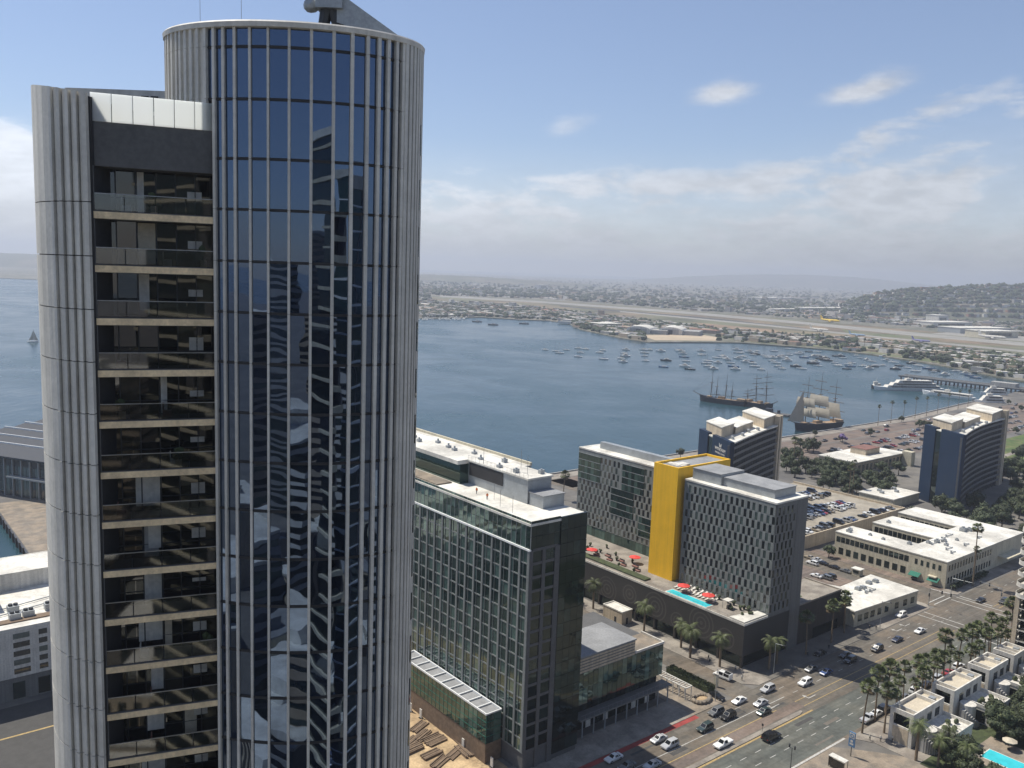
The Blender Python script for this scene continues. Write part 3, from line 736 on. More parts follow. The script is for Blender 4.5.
b = MB(); b.box(0, 4.6, 0, 8.4, 0, 4.2); b.build('wall', M['tan'], T)
b = MB(); b.box(-.1, 4.7, -.1, .2, 4.2, 4.6); b.box(-.1, 4.7, 8.2, 8.5, 4.2, 4.6); b.box(-.1, .2, .2, 8.2, 4.2, 4.6); b.box(4.4, 4.7, .2, 8.2, 4.2, 4.6); b.box(.2, 4.4, .2, 8.2, 4.2, 4.3); b.build('roof', M['roof'], T)
b = MB(); b.box(-.04, 0, 2.4, 3.3, .1, 2.2); b.build('door', M['groove'], T)
b = MB(); b.box(1.9, 2.8, -.04, 0, .1, 2.2); b.build('door', M['groove'], T)
T = thing('pergola', 'white colonnade pergola on the tan plaza beside the hedge', 'pergola', 172.4, 136.4, .13)
b = MB(); b.box(0, 2.6, 0, .25, 3.0, 3.3); b.box(0, .25, .25, 13, 3.0, 3.3); b.box(2.35, 2.6, .25, 13, 3.0, 3.3)
for k in range(14): b.box(.25, 2.35, .9+k*.87, 1.05+k*.87, 3.05, 3.25)
b.build('roof_frame', M['white'], T)
for k in range(7):
    for x in (.12, 2.47):
        b = MB(); b.tube((x, .2+k*2.1, 0), (x, .2+k*2.1, 3.0), .13, n=8); b.build('column', M['white'], T)
T = thing('planter_rocks', 'sunlit tan boulder planter at the corner of the plaza', 'planter', 176, 134, .13)
b = MB()
for k in range(16): a = k/16*2*pi; b.ico((2.6*cos(a), 1.8*sin(a), .4), (.7, .7, .6), sub=1)
b.build('rock_ring', M['tanpave'], T)
b = MB(); b.box(-1.9, 1.9, -1.1, 1.1, 0, .35); b.build('soil', M['dirt'], T)
# ================================================================== yellow-slab hotel on its dark podium
def podium_mat():
    m = mat('podium_mural', (.045, .042, .039), .8, .14, .25); t = NT(m.node_tree); b = m.node_tree.nodes['Principled BSDF']
    src = b.inputs['Base Color'].links[0].from_socket
    tc = t.n('ShaderNodeTexCoord'); sp = t.n('ShaderNodeSeparateXYZ'); t.l(tc.outputs['Object'], sp.inputs[0])
    y, z = sp.outputs[1], sp.outputs[2]; acc = None
    for (cy, cz, r, s) in ((6, 7, 3.4, 1.5), (15, 8.5, 4.6, 1.6), (24, 6, 3.0, 1.3), (33, 7.5, 5.0, 1.6), (44, 8, 3.6, 1.5), (54, 6.5, 4.2, 1.5)):
        dy = t.m('SUBTRACT', y, cy); dz = t.m('SUBTRACT', z, cz)
        rr = t.m('SQRT', t.m('ADD', t.m('MULTIPLY', dy, dy), t.m('MULTIPLY', dz, dz)))
        g = t.m('MULTIPLY', t.m('GREATER_THAN', t.m('SINE', t.m('MULTIPLY', rr, 2*pi/s*1.2)), .45), t.m('LESS_THAN', rr, r))
        acc = g if acc is None else t.m('MAXIMUM', acc, g)
    t.l(t.mix(t.m('MULTIPLY', acc, .55), src, (.105, .097, .085, 1)), b.inputs['Base Color'])
    return m
def hotel():
    U0, V0 = 200.0, 139.2
    T = thing('hotel', 'grey checkered hotel with tall bright yellow slab, on a dark podium with pool deck', 'hotel', U0, V0, 0)
    P = podium_mat(); z0 = 13.0
    b = MB(); b.prism([(0, 0), (27, 0), (27, 100), (0, 100)], 3.6, z0-.3); b.build('podium_wall', P, T)
    b = MB(); b.box(.8, 26.5, .8, 100, 0, 3.6); b.build('podium_base', M['glass_k'], T)
    for k in range(12):
        b = MB(); b.box(.1, .75, .1+k*8.2, .8+k*8.2, .02, 3.59); b.build('column', M['brown'], T)
    b = MB(); b.box(.15, 26.9, .15, 99.9, z0-.29, z0); b.build('pool_deck', M['pave'], T)
    b = MB(); b.box(-.08, .12, -.08, 100, z0-.29, z0+.35); b.box(.12, 11, -.08, .12, z0-.29, z0+.35); b.build('deck_parapet', M['white'], T)
    b = MB(); b.prism([(.3, .3), (10.8, .3), (10.8, 3.4), (.3, 5.6)], z0+.36, z0+.7); b.build('entrance_roof', M['roof'], T)
    b = MB(); add_rail(b, [(.2, 6), (.2, 98)], z0+.35, .8, step=3); b.build('deck_railing', M['rail'], T)
    # swimming pool
    b = MB(); b.box(.9, 4.6, 14.4, 30.4, z0+.01, z0+.12); b.box(1.3, 4.2, 14.8, 30.0, z0+.121, z0+.125); pw = b.build('pool_edge', M['white'], T)
    b = MB(); b.box(1.25, 4.25, 14.75, 30.05, z0+.05, z0+.16); b.build('pool_water', M['pool'], T)
    # front block
    X, Y0, Y1, zt = 11.3, .0, 33.6, 46.3
    XE = 27.0
    b = MB(); b.box(X+.35, XE-.3, Y0+.35, Y1, z0, zt-.3); b.build('front_core', M['conc_d'], T)
    fa = ((X, Y0), (0, 1), (-1, 0)); fe = ((X, Y0), (1, 0), (0, -1))
    nr, nc = 12, 17; h = (zt-1.2-z0-.6)/nr; p = (Y1-.2)/nc
    b = MB(); wins = []
    def checker(b, fr, L, nc, zb, h, nr, wins, skip=None, wfrac=.5):
        p = L/nc
        for r in range(nr):
            z = zb+r*h
            b.fbox(fr, 0, L, -.3, -.03, z, z+.13*h)
            off = (r % 2)*p*.9+rnd.uniform(-.12, .12)*p
            edges = [0.0]
            for c in range(nc):
                a = c*p+off*.5+.14*p+rnd.uniform(-.05, .05)*p
                if a+wfrac*p > L-.05: break
                if skip and skip(c, r): continue
                b.fbox(fr, edges[-1], a, -.3, rnd.choice((0, .02, .035)), z+.13*h, z+h); edges.append(a+wfrac*p)
                wins.append((fr, a, a+wfrac*p, -.34, -.07, z+.13*h, z+h))
            b.fbox(fr, edges[-1], L, -.3, 0, z+.13*h, z+h)
    checker(b, fa, Y1, nc, z0+.6, h, nr, wins)
    b.fbox(fa, 0, Y1, -.3, .0, z0+.6+nr*h, zt); b.fbox(fa, 0, Y1, -.3, 0, z0, z0+.6)
    b.build('front_panels', M['hotelgray'], T)
    w1 = list(wins)
    b = MB(); wins = []
    checker(b, fe, 10.5, 5, z0+.6, h, nr, wins, wfrac=.42)
    b.fbox(fe, 0, 10.5, -.3, 0, z0+.6+nr*h, zt); b.fbox(fe, 10.5, XE-X, -.3, .06, 0, zt); b.fbox(fe, 0, 10.5, -.3, 0, z0-.5, z0+.6)
    b.build('end_panels', M['hotelgray2'], T)
    panes(T, wins, M['glass_k'], name='end_window')
    b = MB(); b.box(X-.12, XE+.1, Y0-.12, Y1, zt+.01, zt+.5); b.build('front_roof', M['roof'], T)
    b = MB(); b.box(X+3.2, XE-2, Y0+3, Y0+21.5, zt+.51, zt+3.0); b.box(X+2.4, XE-2, Y0+21.6, Y1-1, zt+.51, zt+3.8); b.build('roof_screen', M['metal'], T)
    b = MB(); b.box(X+3, XE-1.8, Y0+2.8, Y0+21.5, zt+3.01, zt+3.2); b.box(X+2.2, XE-1.8, Y0+21.6, Y1-1, zt+3.81, zt+4.0); b.build('screen_roof', M['roofgray'], T)
    # yellow slab
    ya, yb_, xa, xb, zy = 35.2, 45.3, 9.7, 36, 50.0
    b = MB(); b.box(xa, xb, ya, yb_, z0-.2, zy-1.0); b.box(xa, xa+.5, ya, yb_, zy-1, zy); b.box(xb-.5, xb, ya, yb_, zy-1, zy); b.box(xa+.5, xb-.5, ya, ya+.5, zy-1, zy); b.box(xa+.5, xb-.5, yb_-.5, yb_, zy-1, zy)
    b.build('yellow_slab', M['yellow'], T)
    b = MB(); b.box(xa+.5, xb-.5, ya+.5, yb_-.5, zy-.99, zy-.7); b.build('slab_roof', M['roofgray'], T)
    b = MB()
    for k in range(9): b.box(xa+2+rnd.uniform(0, 6), xa+3.5+rnd.uniform(0, 6), ya+1.5+rnd.uniform(0, 6), ya+3+rnd.uniform(0, 6), zy-.69, zy-.3+.3*rnd.random())
    b.build('roof_unit', M['white'], T)
    # rear block
    X2, Ya, Yb, zt2 = 21.5, 45.3, 93.0, 44.6
    b = MB(); b.box(X2+.35, X2+16, Ya, Yb-.3, z0, zt2-.3); b.build('rear_core', M['conc_d'], T)
    fa2 = ((X2, Ya), (0, 1), (-1, 0)); nr2, nc2 = 11, 22; h2 = (zt2-1-z0-4)/nr2; L2 = Yb-Ya
    big = [(1, 5.6, 7, 10), (1, 6, 3, 6.5), (8.5, 15.5, 7.5, 10), (12, 20, 3.3, 6.6), (3, 12, 0, 2.2), (20, 25.5, 4.3, 7.5)]
    big = [(0, 9.4, 7, 11), (13, 23, 7.6, 11), (5, 16, 2, 4.4), (18.5, 29, 3.8, 7.2), (31, 38, 7.2, 11), (31, 41, 0, 2.3), (40, 47, 3.5, 11)]
    big = [(0, 10, 7, 11), (14.5, 25, 7.3, 11), (36, 47.6, 7, 11), (5, 16, 1, 4), (19, 30, 3.6, 7)]
    def skip(c, r):
        a = (c+.5)*L2/nc2
        return any(x0 <= a <= x1 and y0 <= r+.5 <= y1 for x0, x1, y0, y1 in big)
    b = MB(); wins = []
    checker(b, fa2, L2, nc2, z0+3.6, h2, nr2, wins, skip)
    b.fbox(fa2, 0, L2, -.3, 0, z0+3.6+nr2*h2, zt2)
    b.build('rear_panels', M['hotelgray'], T)
    for x0, x1, y0, y1 in big:
        g = MB(); fr2 = MB()
        r0_ = z0+3.6+math.floor(y0)*h2; r1_ = z0+3.6+math.floor(y1)*h2
        n_ = max(1, int((x1-x0)/1.5))
        for k in range(n_):
            for q in range(int(round((r1_-r0_)/h2))):
                g.fbox(fa2, x0+(x1-x0)*k/n_+.04, x0+(x1-x0)*(k+1)/n_-.04, .0, .1, r0_+q*h2+.12, r0_+(q+1)*h2-.12)
        for q in range(int(round((r1_-r0_)/h2))+1): fr2.fbox(fa2, x0, min(x1, L2), .02, .14, r0_+q*h2-.1, r0_+q*h2+.1)
        go = g.build('bay_glazing', M['glass_g'], T); fr2.build('bay_transom', M['metal'], go)
    g = MB()
    for k in range(28): g.fbox(fa2, k*1.7+.04, (k+1)*1.7-.04, -.2, -.1, z0+.1, z0+3.5)
    g.build('base_glazing', M['glass_g'], T)
    panes(T, w1+wins, M['glass'], limit=100)
    b = MB(); b.box(X2-.1, X2+16.2, Ya, Yb+.1, zt2+.01, zt2+.5); b.build('rear_roof', M['roof'], T)
    b = MB(); b.box(X2+5, X2+7, Ya+1, Yb-6, zt2+.51, zt2+3.0); b.box(X2+3.4, X2+5, Ya+6, Ya+8, zt2+.51, zt2+3.4); b.build('roof_screen', M['metal'], T)
    # deck planting and cabins
    b = MB(); b.box(2.2, 5.2, 40, 84, z0+.01, z0+.5)
    b.build('deck_lawn', M['hedge'], T)
    b = MB(); b.box(10, 14, 88, 92, z0+.01, z0+4.2); b.build('deck_cabin', M['cream'], T)
    return U0, V0, z0
HU, HV, HZ = hotel()
def parasol(u, v, z, label, m, group=None, r=1.7):
    T = thing('parasol', label, 'parasol', u, v, z, group)
    b = MB(); b.tube((0, 0, 0), (0, 0, 2.5), .04, n=6); b.build('pole', M['rail'], T)
    b = MB(); vs = [(0, 0, 2.9)]+[(r*cos(k*pi/4), r*sin(k*pi/4), 2.25) for k in range(8)]+[(r*cos(k*pi/4), r*sin(k*pi/4), 2.1) for k in range(8)]
    b.add(vs, [(0, 1+k, 1+(k+1) % 8) for k in range(8)]+[(1+k, 9+k, 9+(k+1) % 8, 1+(k+1) % 8) for k in range(8)]); b.build('canopy', m, T)
    b = MB(); b.tube((0, 0, 0), (0, 0, .12), .35, n=10); b.build('foot', M['metal_d'], T)
for i, (x, y, s) in enumerate(((683.8, 585, 'red parasol by the yellow slab at the deep end of the roof pool'), (708.5, 594.5, 'red parasol at the shaded end of the roof pool'), (635, 556.5, 'red parasol among the lounge seats on the rear roof deck'), (592, 549, 'red parasol half hidden behind the black glass corner'))):
    u_, v_ = uv(x, y, HZ+2.4); parasol(u_, v_, HZ, s, M['red'], r=2.0)
def lounger():
    T = thing('sun_lounger', 'pale sun lounger in the row along the roof pool', 'lounger', 0, 0, HZ, 'loungers beside the roof pool')
    b = MB(); b.box(0, 1.3, -.32, .32, .28, .38); b.loft([[(1.3, -.32, .28), (1.3, .32, .28), (1.3, .32, .38), (1.3, -.32, .38)], [(1.95, -.32, .72), (1.95, .32, .72), (1.95, .32, .82), (1.95, -.32, .82)]]); b.build('cushion', M['white'], T)
    b = MB()
    for x in (.1, 1.2):
        for y in (-.28, .28): b.tube((x, y, 0), (x, y, .28), .03, n=5)
    b.build('frame', M['metal_d'], T)
    return T
l0 = lounger(); l0.location = G(205.6, 155, HZ)
for k in range(1, 12):
    o = dup(l0); o.location = G(205.6+(.15 if k % 2 else -.1), 155+k*1.35, HZ)
for k in range(8):
    o = dup(l0); o.location = G(208.6, 156+k*1.6, HZ)
def lounge_seat():
    T = thing('lounge_sofa', 'dark outdoor sofa on the rear roof deck by the lawn strip', 'sofa', 0, 0, HZ, 'sofas on the rear roof deck')
    b = MB(); b.box(0, .9, 0, 2.2, .1, .45); b.build('seat', M['plum'], T)
    b = MB(); b.box(.9, 1.1, 0, 2.2, .1, .85); b.build('backrest', M['metal_d'], T)
    return T
l1 = lounge_seat(); l1.location = G(206.8, 186, HZ)
for k in range(1, 10):
    o = dup(l1); o.location = G(206.8+(k % 2)*2.4, 186+k*3.2, HZ)
for i in range(26):
    u_, v_ = (rnd.uniform(204.5, 210.5), rnd.uniform(142, 152)) if i < 7 else ((209.8, rnd.uniform(143, 172)) if i < 15 else (rnd.uniform(203, 216), rnd.uniform(186, 228)))
    T = thing('potted_shrub', 'small potted shrub on the roof pool deck', 'plant', u_, v_, HZ, 'potted shrubs on the roof deck')
    b = MB(); b.tube((0, 0, 0), (0, 0, .5), .3, .38, 8); b.build('pot', M['metal_d'], T)
    b = MB()
    for q in range(5): b.ico((rnd.uniform(-.3, .3), rnd.uniform(-.3, .3), .7+rnd.random()*.5), (.4, .4, .4), 0, 0, .3)
    b.build('foliage', M['hedge'], T)
T = thing('bar_kiosk', 'small white bar canopy at the end of the roof pool deck', 'kiosk', 205.3, 149, HZ)
b = MB(); b.box(0, 2.6, 0, 2.2, 2.4, 2.6); b.build('canopy', M['white'], T)
for x in (.15, 2.45):
    for y in (.15, 2.05):
        b = MB(); b.tube((x, y, 0), (x, y, 2.4), .06, n=6); b.build('post', M['rail'], T)
b = MB(); b.box(.3, 2.3, .3, .8, 0, 1.1); b.build('counter', M['brown'], T)
# dark box building behind the hotel
T = thing('brown_annex', 'plain dark brown box building behind the checkered hotel', 'building', 236.3, 139.6, 0)
b = MB(); b.box(-9.1, 14.6, 0, 13, 0, 12.4); b.build('wall', M['brown'], T)
b = MB(); b.box(-9.1, 14.7, -.1, .4, 12.41, 12.9); b.box(14.2, 14.7, .4, 13, 12.41, 12.9); b.box(-9.1, 14.2, .4, 13, 12.41, 12.5); b.build('roof', M['pave'], T)
b = MB(); b.box(-8, -1, 4, 12, 12.51, 12.6); b.build('roof_lawn', M['grass'], T)
b = MB(); b.box(0, 14, -.05, 0, .2, 3.4); b.build('shopfront', M['glass_k'], T)
T = thing('roadside_store', 'small brown lean-to next to the white roofed office', 'building', 251.2, 140, 0)
b = MB(); b.box(0, 3.4, 0, 9, 0, 8.2); b.build('wall', M['brown'], T)
b = MB(); b.box(-.1, 3.5, -.1, 9.1, 8.2, 8.5); b.build('roof', M['roofgray'], T)
# white roofed office
T = thing('white_office', 'low office with broad bright white roof beside the avenue', 'building', 255.0, 136.6, 0)
pl = [(0, 0), (36.5, -2.4), (37.5, 15.4), (16.6, 14.8), (14, 21), (2, 20.5)]
b = MB(); b.prism(pl, 0, 5.2); b.build('wall', M['cream'], T)
cx_, cy_ = 18, 8
b = MB(); b.prism([(cx_+(x-cx_)*1.015, cy_+(y-cy_)*1.02) for x, y in pl], 5.21, 5.6); b.build('roof', M['roof'], T)
fd = ((0, 0), (.9978, -.0656), (-.0656, -.9978))
for k, a in enumerate((2, 5.5, 9, 13, 17, 23, 28, 32.5)):
    b = MB(); b.fbox(fd, a, a+2.2, 0, .06, 1.6, 3.8); b.build('window', M['glass_k'], T)
for (x, y) in ((18, 9), (20.5, 8.4), (27, 10), (30.5, 9.5)):
    b = MB(); b.box(x, x+1.9, y, y+1.6, 5.6, 6.5); b.box(x+.2, x+1.6, y+.2, y+1.4, 6.5, 6.7); b.build('air_unit', M['metal'], T)
# naval office with comb plan
def comb():
    T = thing('comb_office', 'cream two storey office with white comb shaped roof at the junction', 'building', 317.0, 136.4, 0)
    wings = [(0, 44.5), (25.8, 43.2), (51.0, 43.6)]
    zt = 10.2
    b = MB(); rf = MB(); wins = []
    foot = [(0, 0), (67, 0), (67, 45), (51, 45), (51, 19.5), (42.5, 19.5), (42.5, 43), (25.8, 43), (25.8, 17), (12.5, 17), (12.5, 44.5), (0, 44.5)]
    b.prism(foot, 0, zt-.35); b.build('wall', M['cream'], T)
    ft = [(-.12, -.12), (67.12, -.12), (67.12, 45.12), (50.88, 45.12), (50.88, 19.6), (42.6, 19.6), (42.6, 43.12), (25.68, 43.12), (25.68, 17.1), (12.6, 17.1), (12.6, 44.6), (-.12, 44.6)]
    rf.prism(ft, zt-.35, zt); rf.build('roof', M['roof'], T)
    f0 = ((0, 0), (0, 1), (-1, 0)); f1 = ((0, 0), (1, 0), (0, -1)); f2 = ((25.8, 0), (0, 1), (-1, 0)); f3 = ((51, 0), (0, 1), (-1, 0))
    for k in range(5): wins.append((f0, 2.0+k*2.2, 3.0+k*2.2, -.05, .05, 6.2, 8.2))
    for k in range(15): wins.append((f0, 14.2+k*2, 15.9+k*2, -.05, .05, 6.2, 8.4))
    for k in range(9): wins.append((f0, 15+k*3.2, 17+k*3.2, -.05, .05, 1.4, 4.0))
    for k in range(12): wins.append((f2, 18.2+k*2, 19.9+k*2, -.05, .05, 6.4, 8.6))
    for k in range(11): wins.append((f3, 20.8+k*2.1, 22.5+k*2.1, -.05, .05, 6.4, 8.6))
    for k in range(16):
        for z in (1.6, 6.2): wins.append((f1, 1.6+k*2.3, 2.7+k*2.3, -.05, .05, z, z+2.3))
    panes(T, wins, M['glass_k'])
    b = MB(); b.box(-1.6, 0, 3, 6, 3.3, 3.7); b.build('porch', M['cream'], T)
    for y in (2, 9):
        b = MB(); b.loft([[(0, y, 3.2), (0, y+4, 3.2), (0, y+4, 3.1), (0, y, 3.1)], [(-2.2, y, 2.1), (-2.2, y+4, 2.1), (-2.2, y+4, 2.0), (-2.2, y, 2.0)]]); b.build('awning', M['green'], T)
    b = MB(); b.box(44, 60, -4, 0, 4.0, 4.4); b.build('porch', M['cream'], T)
    for (x, y, s) in ((2.5, 40, 1.2), (5, 41, 1), (6, 33, .8), (5, 27, .8), (8, 18, 1), (30, 38, 1), (16, 14.5, 1), (20, 13, 1.2), (24, 12, 1), (19, 9, 1), (45, 14, 1.6), (48, 13, 1.3), (51, 12, 1.2), (30, 10, .8)):
        b = MB(); b.box(x, x+1.6*s, y, y+1.3*s, zt, zt+.9*s); b.tube((x+.6*s, y+.6*s, zt+.9*s), (x+.6*s, y+.6*s, zt+1.3*s), .4*s, n=8); b.build('roof_unit', M['metal'], T)
comb()
def ducts(z, boxes, label=None):
    pass
for (u0_, v0_, z_, L_, W2, n_) in ((318, 138, 10.2, 62, 14, 9), (256, 138, 5.6, 30, 12, 6)):
    for i in range(n_):
        T = thing('roof_duct', 'grey pipe run and vent lying on a white office roof by the avenue', 'duct', u0_+rnd.uniform(2, L_-8), v0_+rnd.uniform(2, W2), z_, 'pipe runs on the white office roofs')
        l_ = rnd.uniform(2, 6); b = MB(); b.tube((0, 0, .3), (l_, 0, .3), .16, n=6); b.tube((l_, 0, .3), (l_, rnd.uniform(1, 3), .3), .16, n=6); b.build('pipe', M['metal'], T)
        b = MB(); b.tube((0, 0, 0), (0, 0, .8), .28, n=8); b.tube((0, 0, .8), (0, 0, 1.0), .42, n=8); b.build('vent', M['metal'], T)
# parking deck behind it
T = thing('parking_deck', 'tan walled parking deck filled with cars behind the white office', 'car park', 312, 192, 0)
b = MB(); b.box(0, 84, 0, .5, 0, 5.6); b.box(83.5, 84, .5, 60, 0, 5.6); b.build('wall', M['tan'], T)
b = MB(); b.box(0, 83.5, .5, 60, 0, 4.6); b.build('deck', M['deck'], T)
T = thing('white_roof_hall', 'low white roofed hall beyond the parking deck', 'building', 409, 204.5, 0)
b = MB(); b.box(0, 26, 0, 18, 0, 4.3); b.build('wall', M['cream'], T)
b = MB(); b.box(-.3, 26.3, -.3, 18.3, 4.3, 4.8); b.build('roof', M['roof'], T)
for (x, y) in ((6, 9), (9, 12), (15, 6), (20, 10)):
    b = MB(); b.box(x, x+2, y, y+1.6, 4.8, 5.8); b.build('roof_unit', M['metal'], T)
# ================================================================== the two navy blue slab hotels by the water
def blue_hotel(label, Lp, Mp, Rp, z, nfl, curve, sign):
    T = thing('slab_hotel', label, 'hotel', Mp[0], Mp[1], 0)
    Lp = (Lp[0]-Mp[0], Lp[1]-Mp[1]); Rp = (Rp[0]-Mp[0], Rp[1]-Mp[1])
    ll = math.hypot(*Lp); lr = math.hypot(*Rp)
    dl = (Lp[0]/ll, Lp[1]/ll); dr = (Rp[0]/lr, Rp[1]/lr)
    fl = ((0, 0), dl, (-dl[1], dl[0])); 
    nr = (dr[1], -dr[0])
    N = 10
    def fp(k, e=0.0):
        s = k/N; bow = -curve*4*s*(1-s)
        return (dr[0]*lr*s+nr[0]*(bow+e), dr[1]*lr*s+nr[1]*(bow+e))
    front = [fp(k, -1.3) for k in range(N+1)]
    front[0] = (dl[0]*1.7-nr[0]*0, dl[1]*1.7)
    b = MB(); b.prism(front+[(Rp[0]+Lp[0], Rp[1]+Lp[1]), Lp], 0, z-.6); b.build('core', M['glass_k'], T)
    b = MB(); b.prism([fp(k, .05) for k in range(N+1)]+[(Rp[0]+Lp[0]*.98, Rp[1]+Lp[1]*.98), (Lp[0]*.98, Lp[1]*.98)], z-.6, z); b.build('roof', M['roof'], T)
    hh = (z-3)/nfl
    for i in range(nfl):
        b = MB(); zz = 3+i*hh
        for k in range(N):
            b.prism([fp(k, -1.3), fp(k+1, -1.3), fp(k+1, 0), fp(k, 0)], zz-.15, zz+.02)
            b.prism([fp(k, -.1), fp(k+1, -.1), fp(k+1, 0), fp(k, 0)], zz+.02, zz+1.0)
        b.build('balcony', M['band'], T)
    b = MB()
    for k in range(0, 2*N+1):
        p, q = fp(k/2, -1.3), fp(k/2, -.15); d = (dr[0]*.12, dr[1]*.12)
        b.prism([(p[0]-d[0], p[1]-d[1]), (p[0]+d[0], p[1]+d[1]), (q[0]+d[0], q[1]+d[1]), (q[0]-d[0], q[1]-d[1])], 0, z-.6)
    b.build('party_walls', M['band'], T)
    b = MB(); b.fbox(fl, -.25, ll*.55, -1.5, .35, 0, z+.9); b.build('blue_wall', M['navy'], T)
    b = MB(); b.fbox(fl, ll*.70, ll+.1, -2.5, .35, 0, z+.9); b.build('blue_wall', M['navy'], T)
    for i in range(nfl):
        b = MB(); b.fbox(fl, ll*.55, ll*.70, -1.0, -.7, 3+i*hh, 4+i*hh); b.build('stair_landing', M['conc'], T)
    # end tower and penthouses
    e0 = fp(N, 0); fr = (e0, dr, nr)
    b = MB(); b.fbox(fr, -1.5, .6, -4, .4, 0, z+4.2); b.fbox(fr, 2.2, 4.2, -12, .4, 0, z+4.2); b.build('end_pier', M['tan'], T)
    b = MB(); b.fbox(fr, .6, 2.2, -10, -.3, 0, z+4); b.build('end_glazing', M['glass_k'], T)
    def sk(a0, a1, q0, q1): return [(dr[0]*lr*a+dl[0]*ll*q, dr[1]*lr*a+dl[1]*ll*q) for a, q in ((a0, q0), (a1, q0), (a1, q1), (a0, q1))]
    b = MB(); b.prism(sk(.03, .26, .35, .85), z, z+4.5); b.prism(sk(.265, .62, .3, .75), z, z+2.8); b.prism(sk(.72, .98, .1, .8), z, z+4.2); b.build('penthouse', M['tan'], T)
    b = MB(); b.prism(sk(.025, .265, .34, .86), z+4.51, z+4.9); b.prism(sk(.27, .625, .29, .76), z+2.81, z+3.1); b.prism(sk(.715, .985, .09, .81), z+4.21, z+4.6); b.build('penthouse_roof', M['roof'], T)
    for a, d_ in ((.12, .15), (.3, .12), (.45, .18), (.6, .1)):
        b = MB(); b.prism(sk(a, a+.03, d_, d_+.06), z, z+1.2); b.build('roof_unit', M['metal'], T)
    if sign:
        sg = MB(); a0 = ll*.06
        cxs, czs = ll*.285, z-2.6
        # emblem: a W of two strokes over a small wave, with the name in two lines
        for (a, z0_, a2, z1_) in ((-1.1, 1.1, -.55, -.5), (-.55, -.5, 0, .7), (0, .7, .55, -.5), (.55, -.5, 1.1, 1.1)):
            c = lambda q, t: (fl[1][0]*(cxs-q)+fl[2][0]*t, fl[1][1]*(cxs-q)+fl[2][1]*t)
            w_ = .22
            p = [c(a-w_, .36), c(a+w_, .36), c(a2+w_, .36), c(a2-w_, .36)]; p2 = [c(a-w_, .44), c(a+w_, .44), c(a2+w_, .44), c(a2-w_, .44)]
            zz = [czs+z0_, czs+z0_, czs+z1_, czs+z1_]
            sg.add([(*q, h_) for q, h_ in zip(p, zz)]+[(*q, h_) for q, h_ in zip(p2, zz)], [(0, 1, 2, 3), (7, 6, 5, 4), (0, 4, 5, 1), (1, 5, 6, 2), (2, 6, 7, 3), (3, 7, 4, 0)])
        sg.build('emblem', M['white'], T)
        for txt, dz, size in (('WYNDHAM', -2.1, 1.9), ('SAN DIEGO BAYSIDE', -3.5, 1.0)):
            cu = bpy.data.curves.new('sign_text', 'FONT'); cu.body = txt; cu.size = size; cu.extrude = .04; cu.align_x = 'CENTER'
            tmp = bpy.data.objects.new('t', cu); col.objects.link(tmp); bpy.context.view_layer.update()
            me = bpy.data.meshes.new_from_object(tmp); bpy.data.objects.remove(tmp); me.name = 'sign_text'; me.materials.clear(); me.materials.append(M['white'])
            X = Vector((-fl[1][0], -fl[1][1], 0)); Z = Vector((0, 0, 1)); Nn = X.cross(Z)
            mm = Matrix((X, Z, Nn)).transposed().to_4x4()
            mm.translation = Vector((fl[1][0]*cxs+fl[2][0]*.40, fl[1][1]*cxs+fl[2][1]*.40, czs+dz))
            me.transform(mm); link('sign_text', me, T)
blue_hotel('nearer navy blue hotel slab with white emblem and tan penthouses, behind the yellow slab', (305.6, 243.2), (291.4, 215.7), (352, 234), 42.0, 13, .8, True)
blue_hotel('farther navy blue hotel slab with curved dark balcony front, among trees', (441.6, 207.9), (427.9, 182.7), (513, 197.5), 38.0, 12, 3.0, False)
# long low building between the two
T = thing('harbor_hall', 'long low tan building with white roof between the two blue hotels', 'building', 463, 255, 0)
b = MB(); b.box(0, 56, 0, 24, 0, 6.6); b.build('wall', M['tan'], T)
b = MB(); b.box(-.4, 56.4, -.4, 24.4, 6.6, 7.2); b.build('roof', M['roof'], T)
b = MB(); b.box(24, 40, 8, 18, 7.21, 10.4); b.build('roof_house', M['tan'], T)
b = MB(); b.box(23.8, 40.2, 7.8, 18.2, 10.41, 10.7); b.build('roof_house_roof', M['plum'], T)
for k in range(12):
    b = MB(); b.box(2+k*4.4, 4.6+k*4.4, -.06, 0, 1.2, 5.2); b.build('window', M['glass_k'], T)
b = MB(); b.box(52, 56.6, -6, -.01, 0, 8.6); b.build('tan_wing', M['cream'], T)
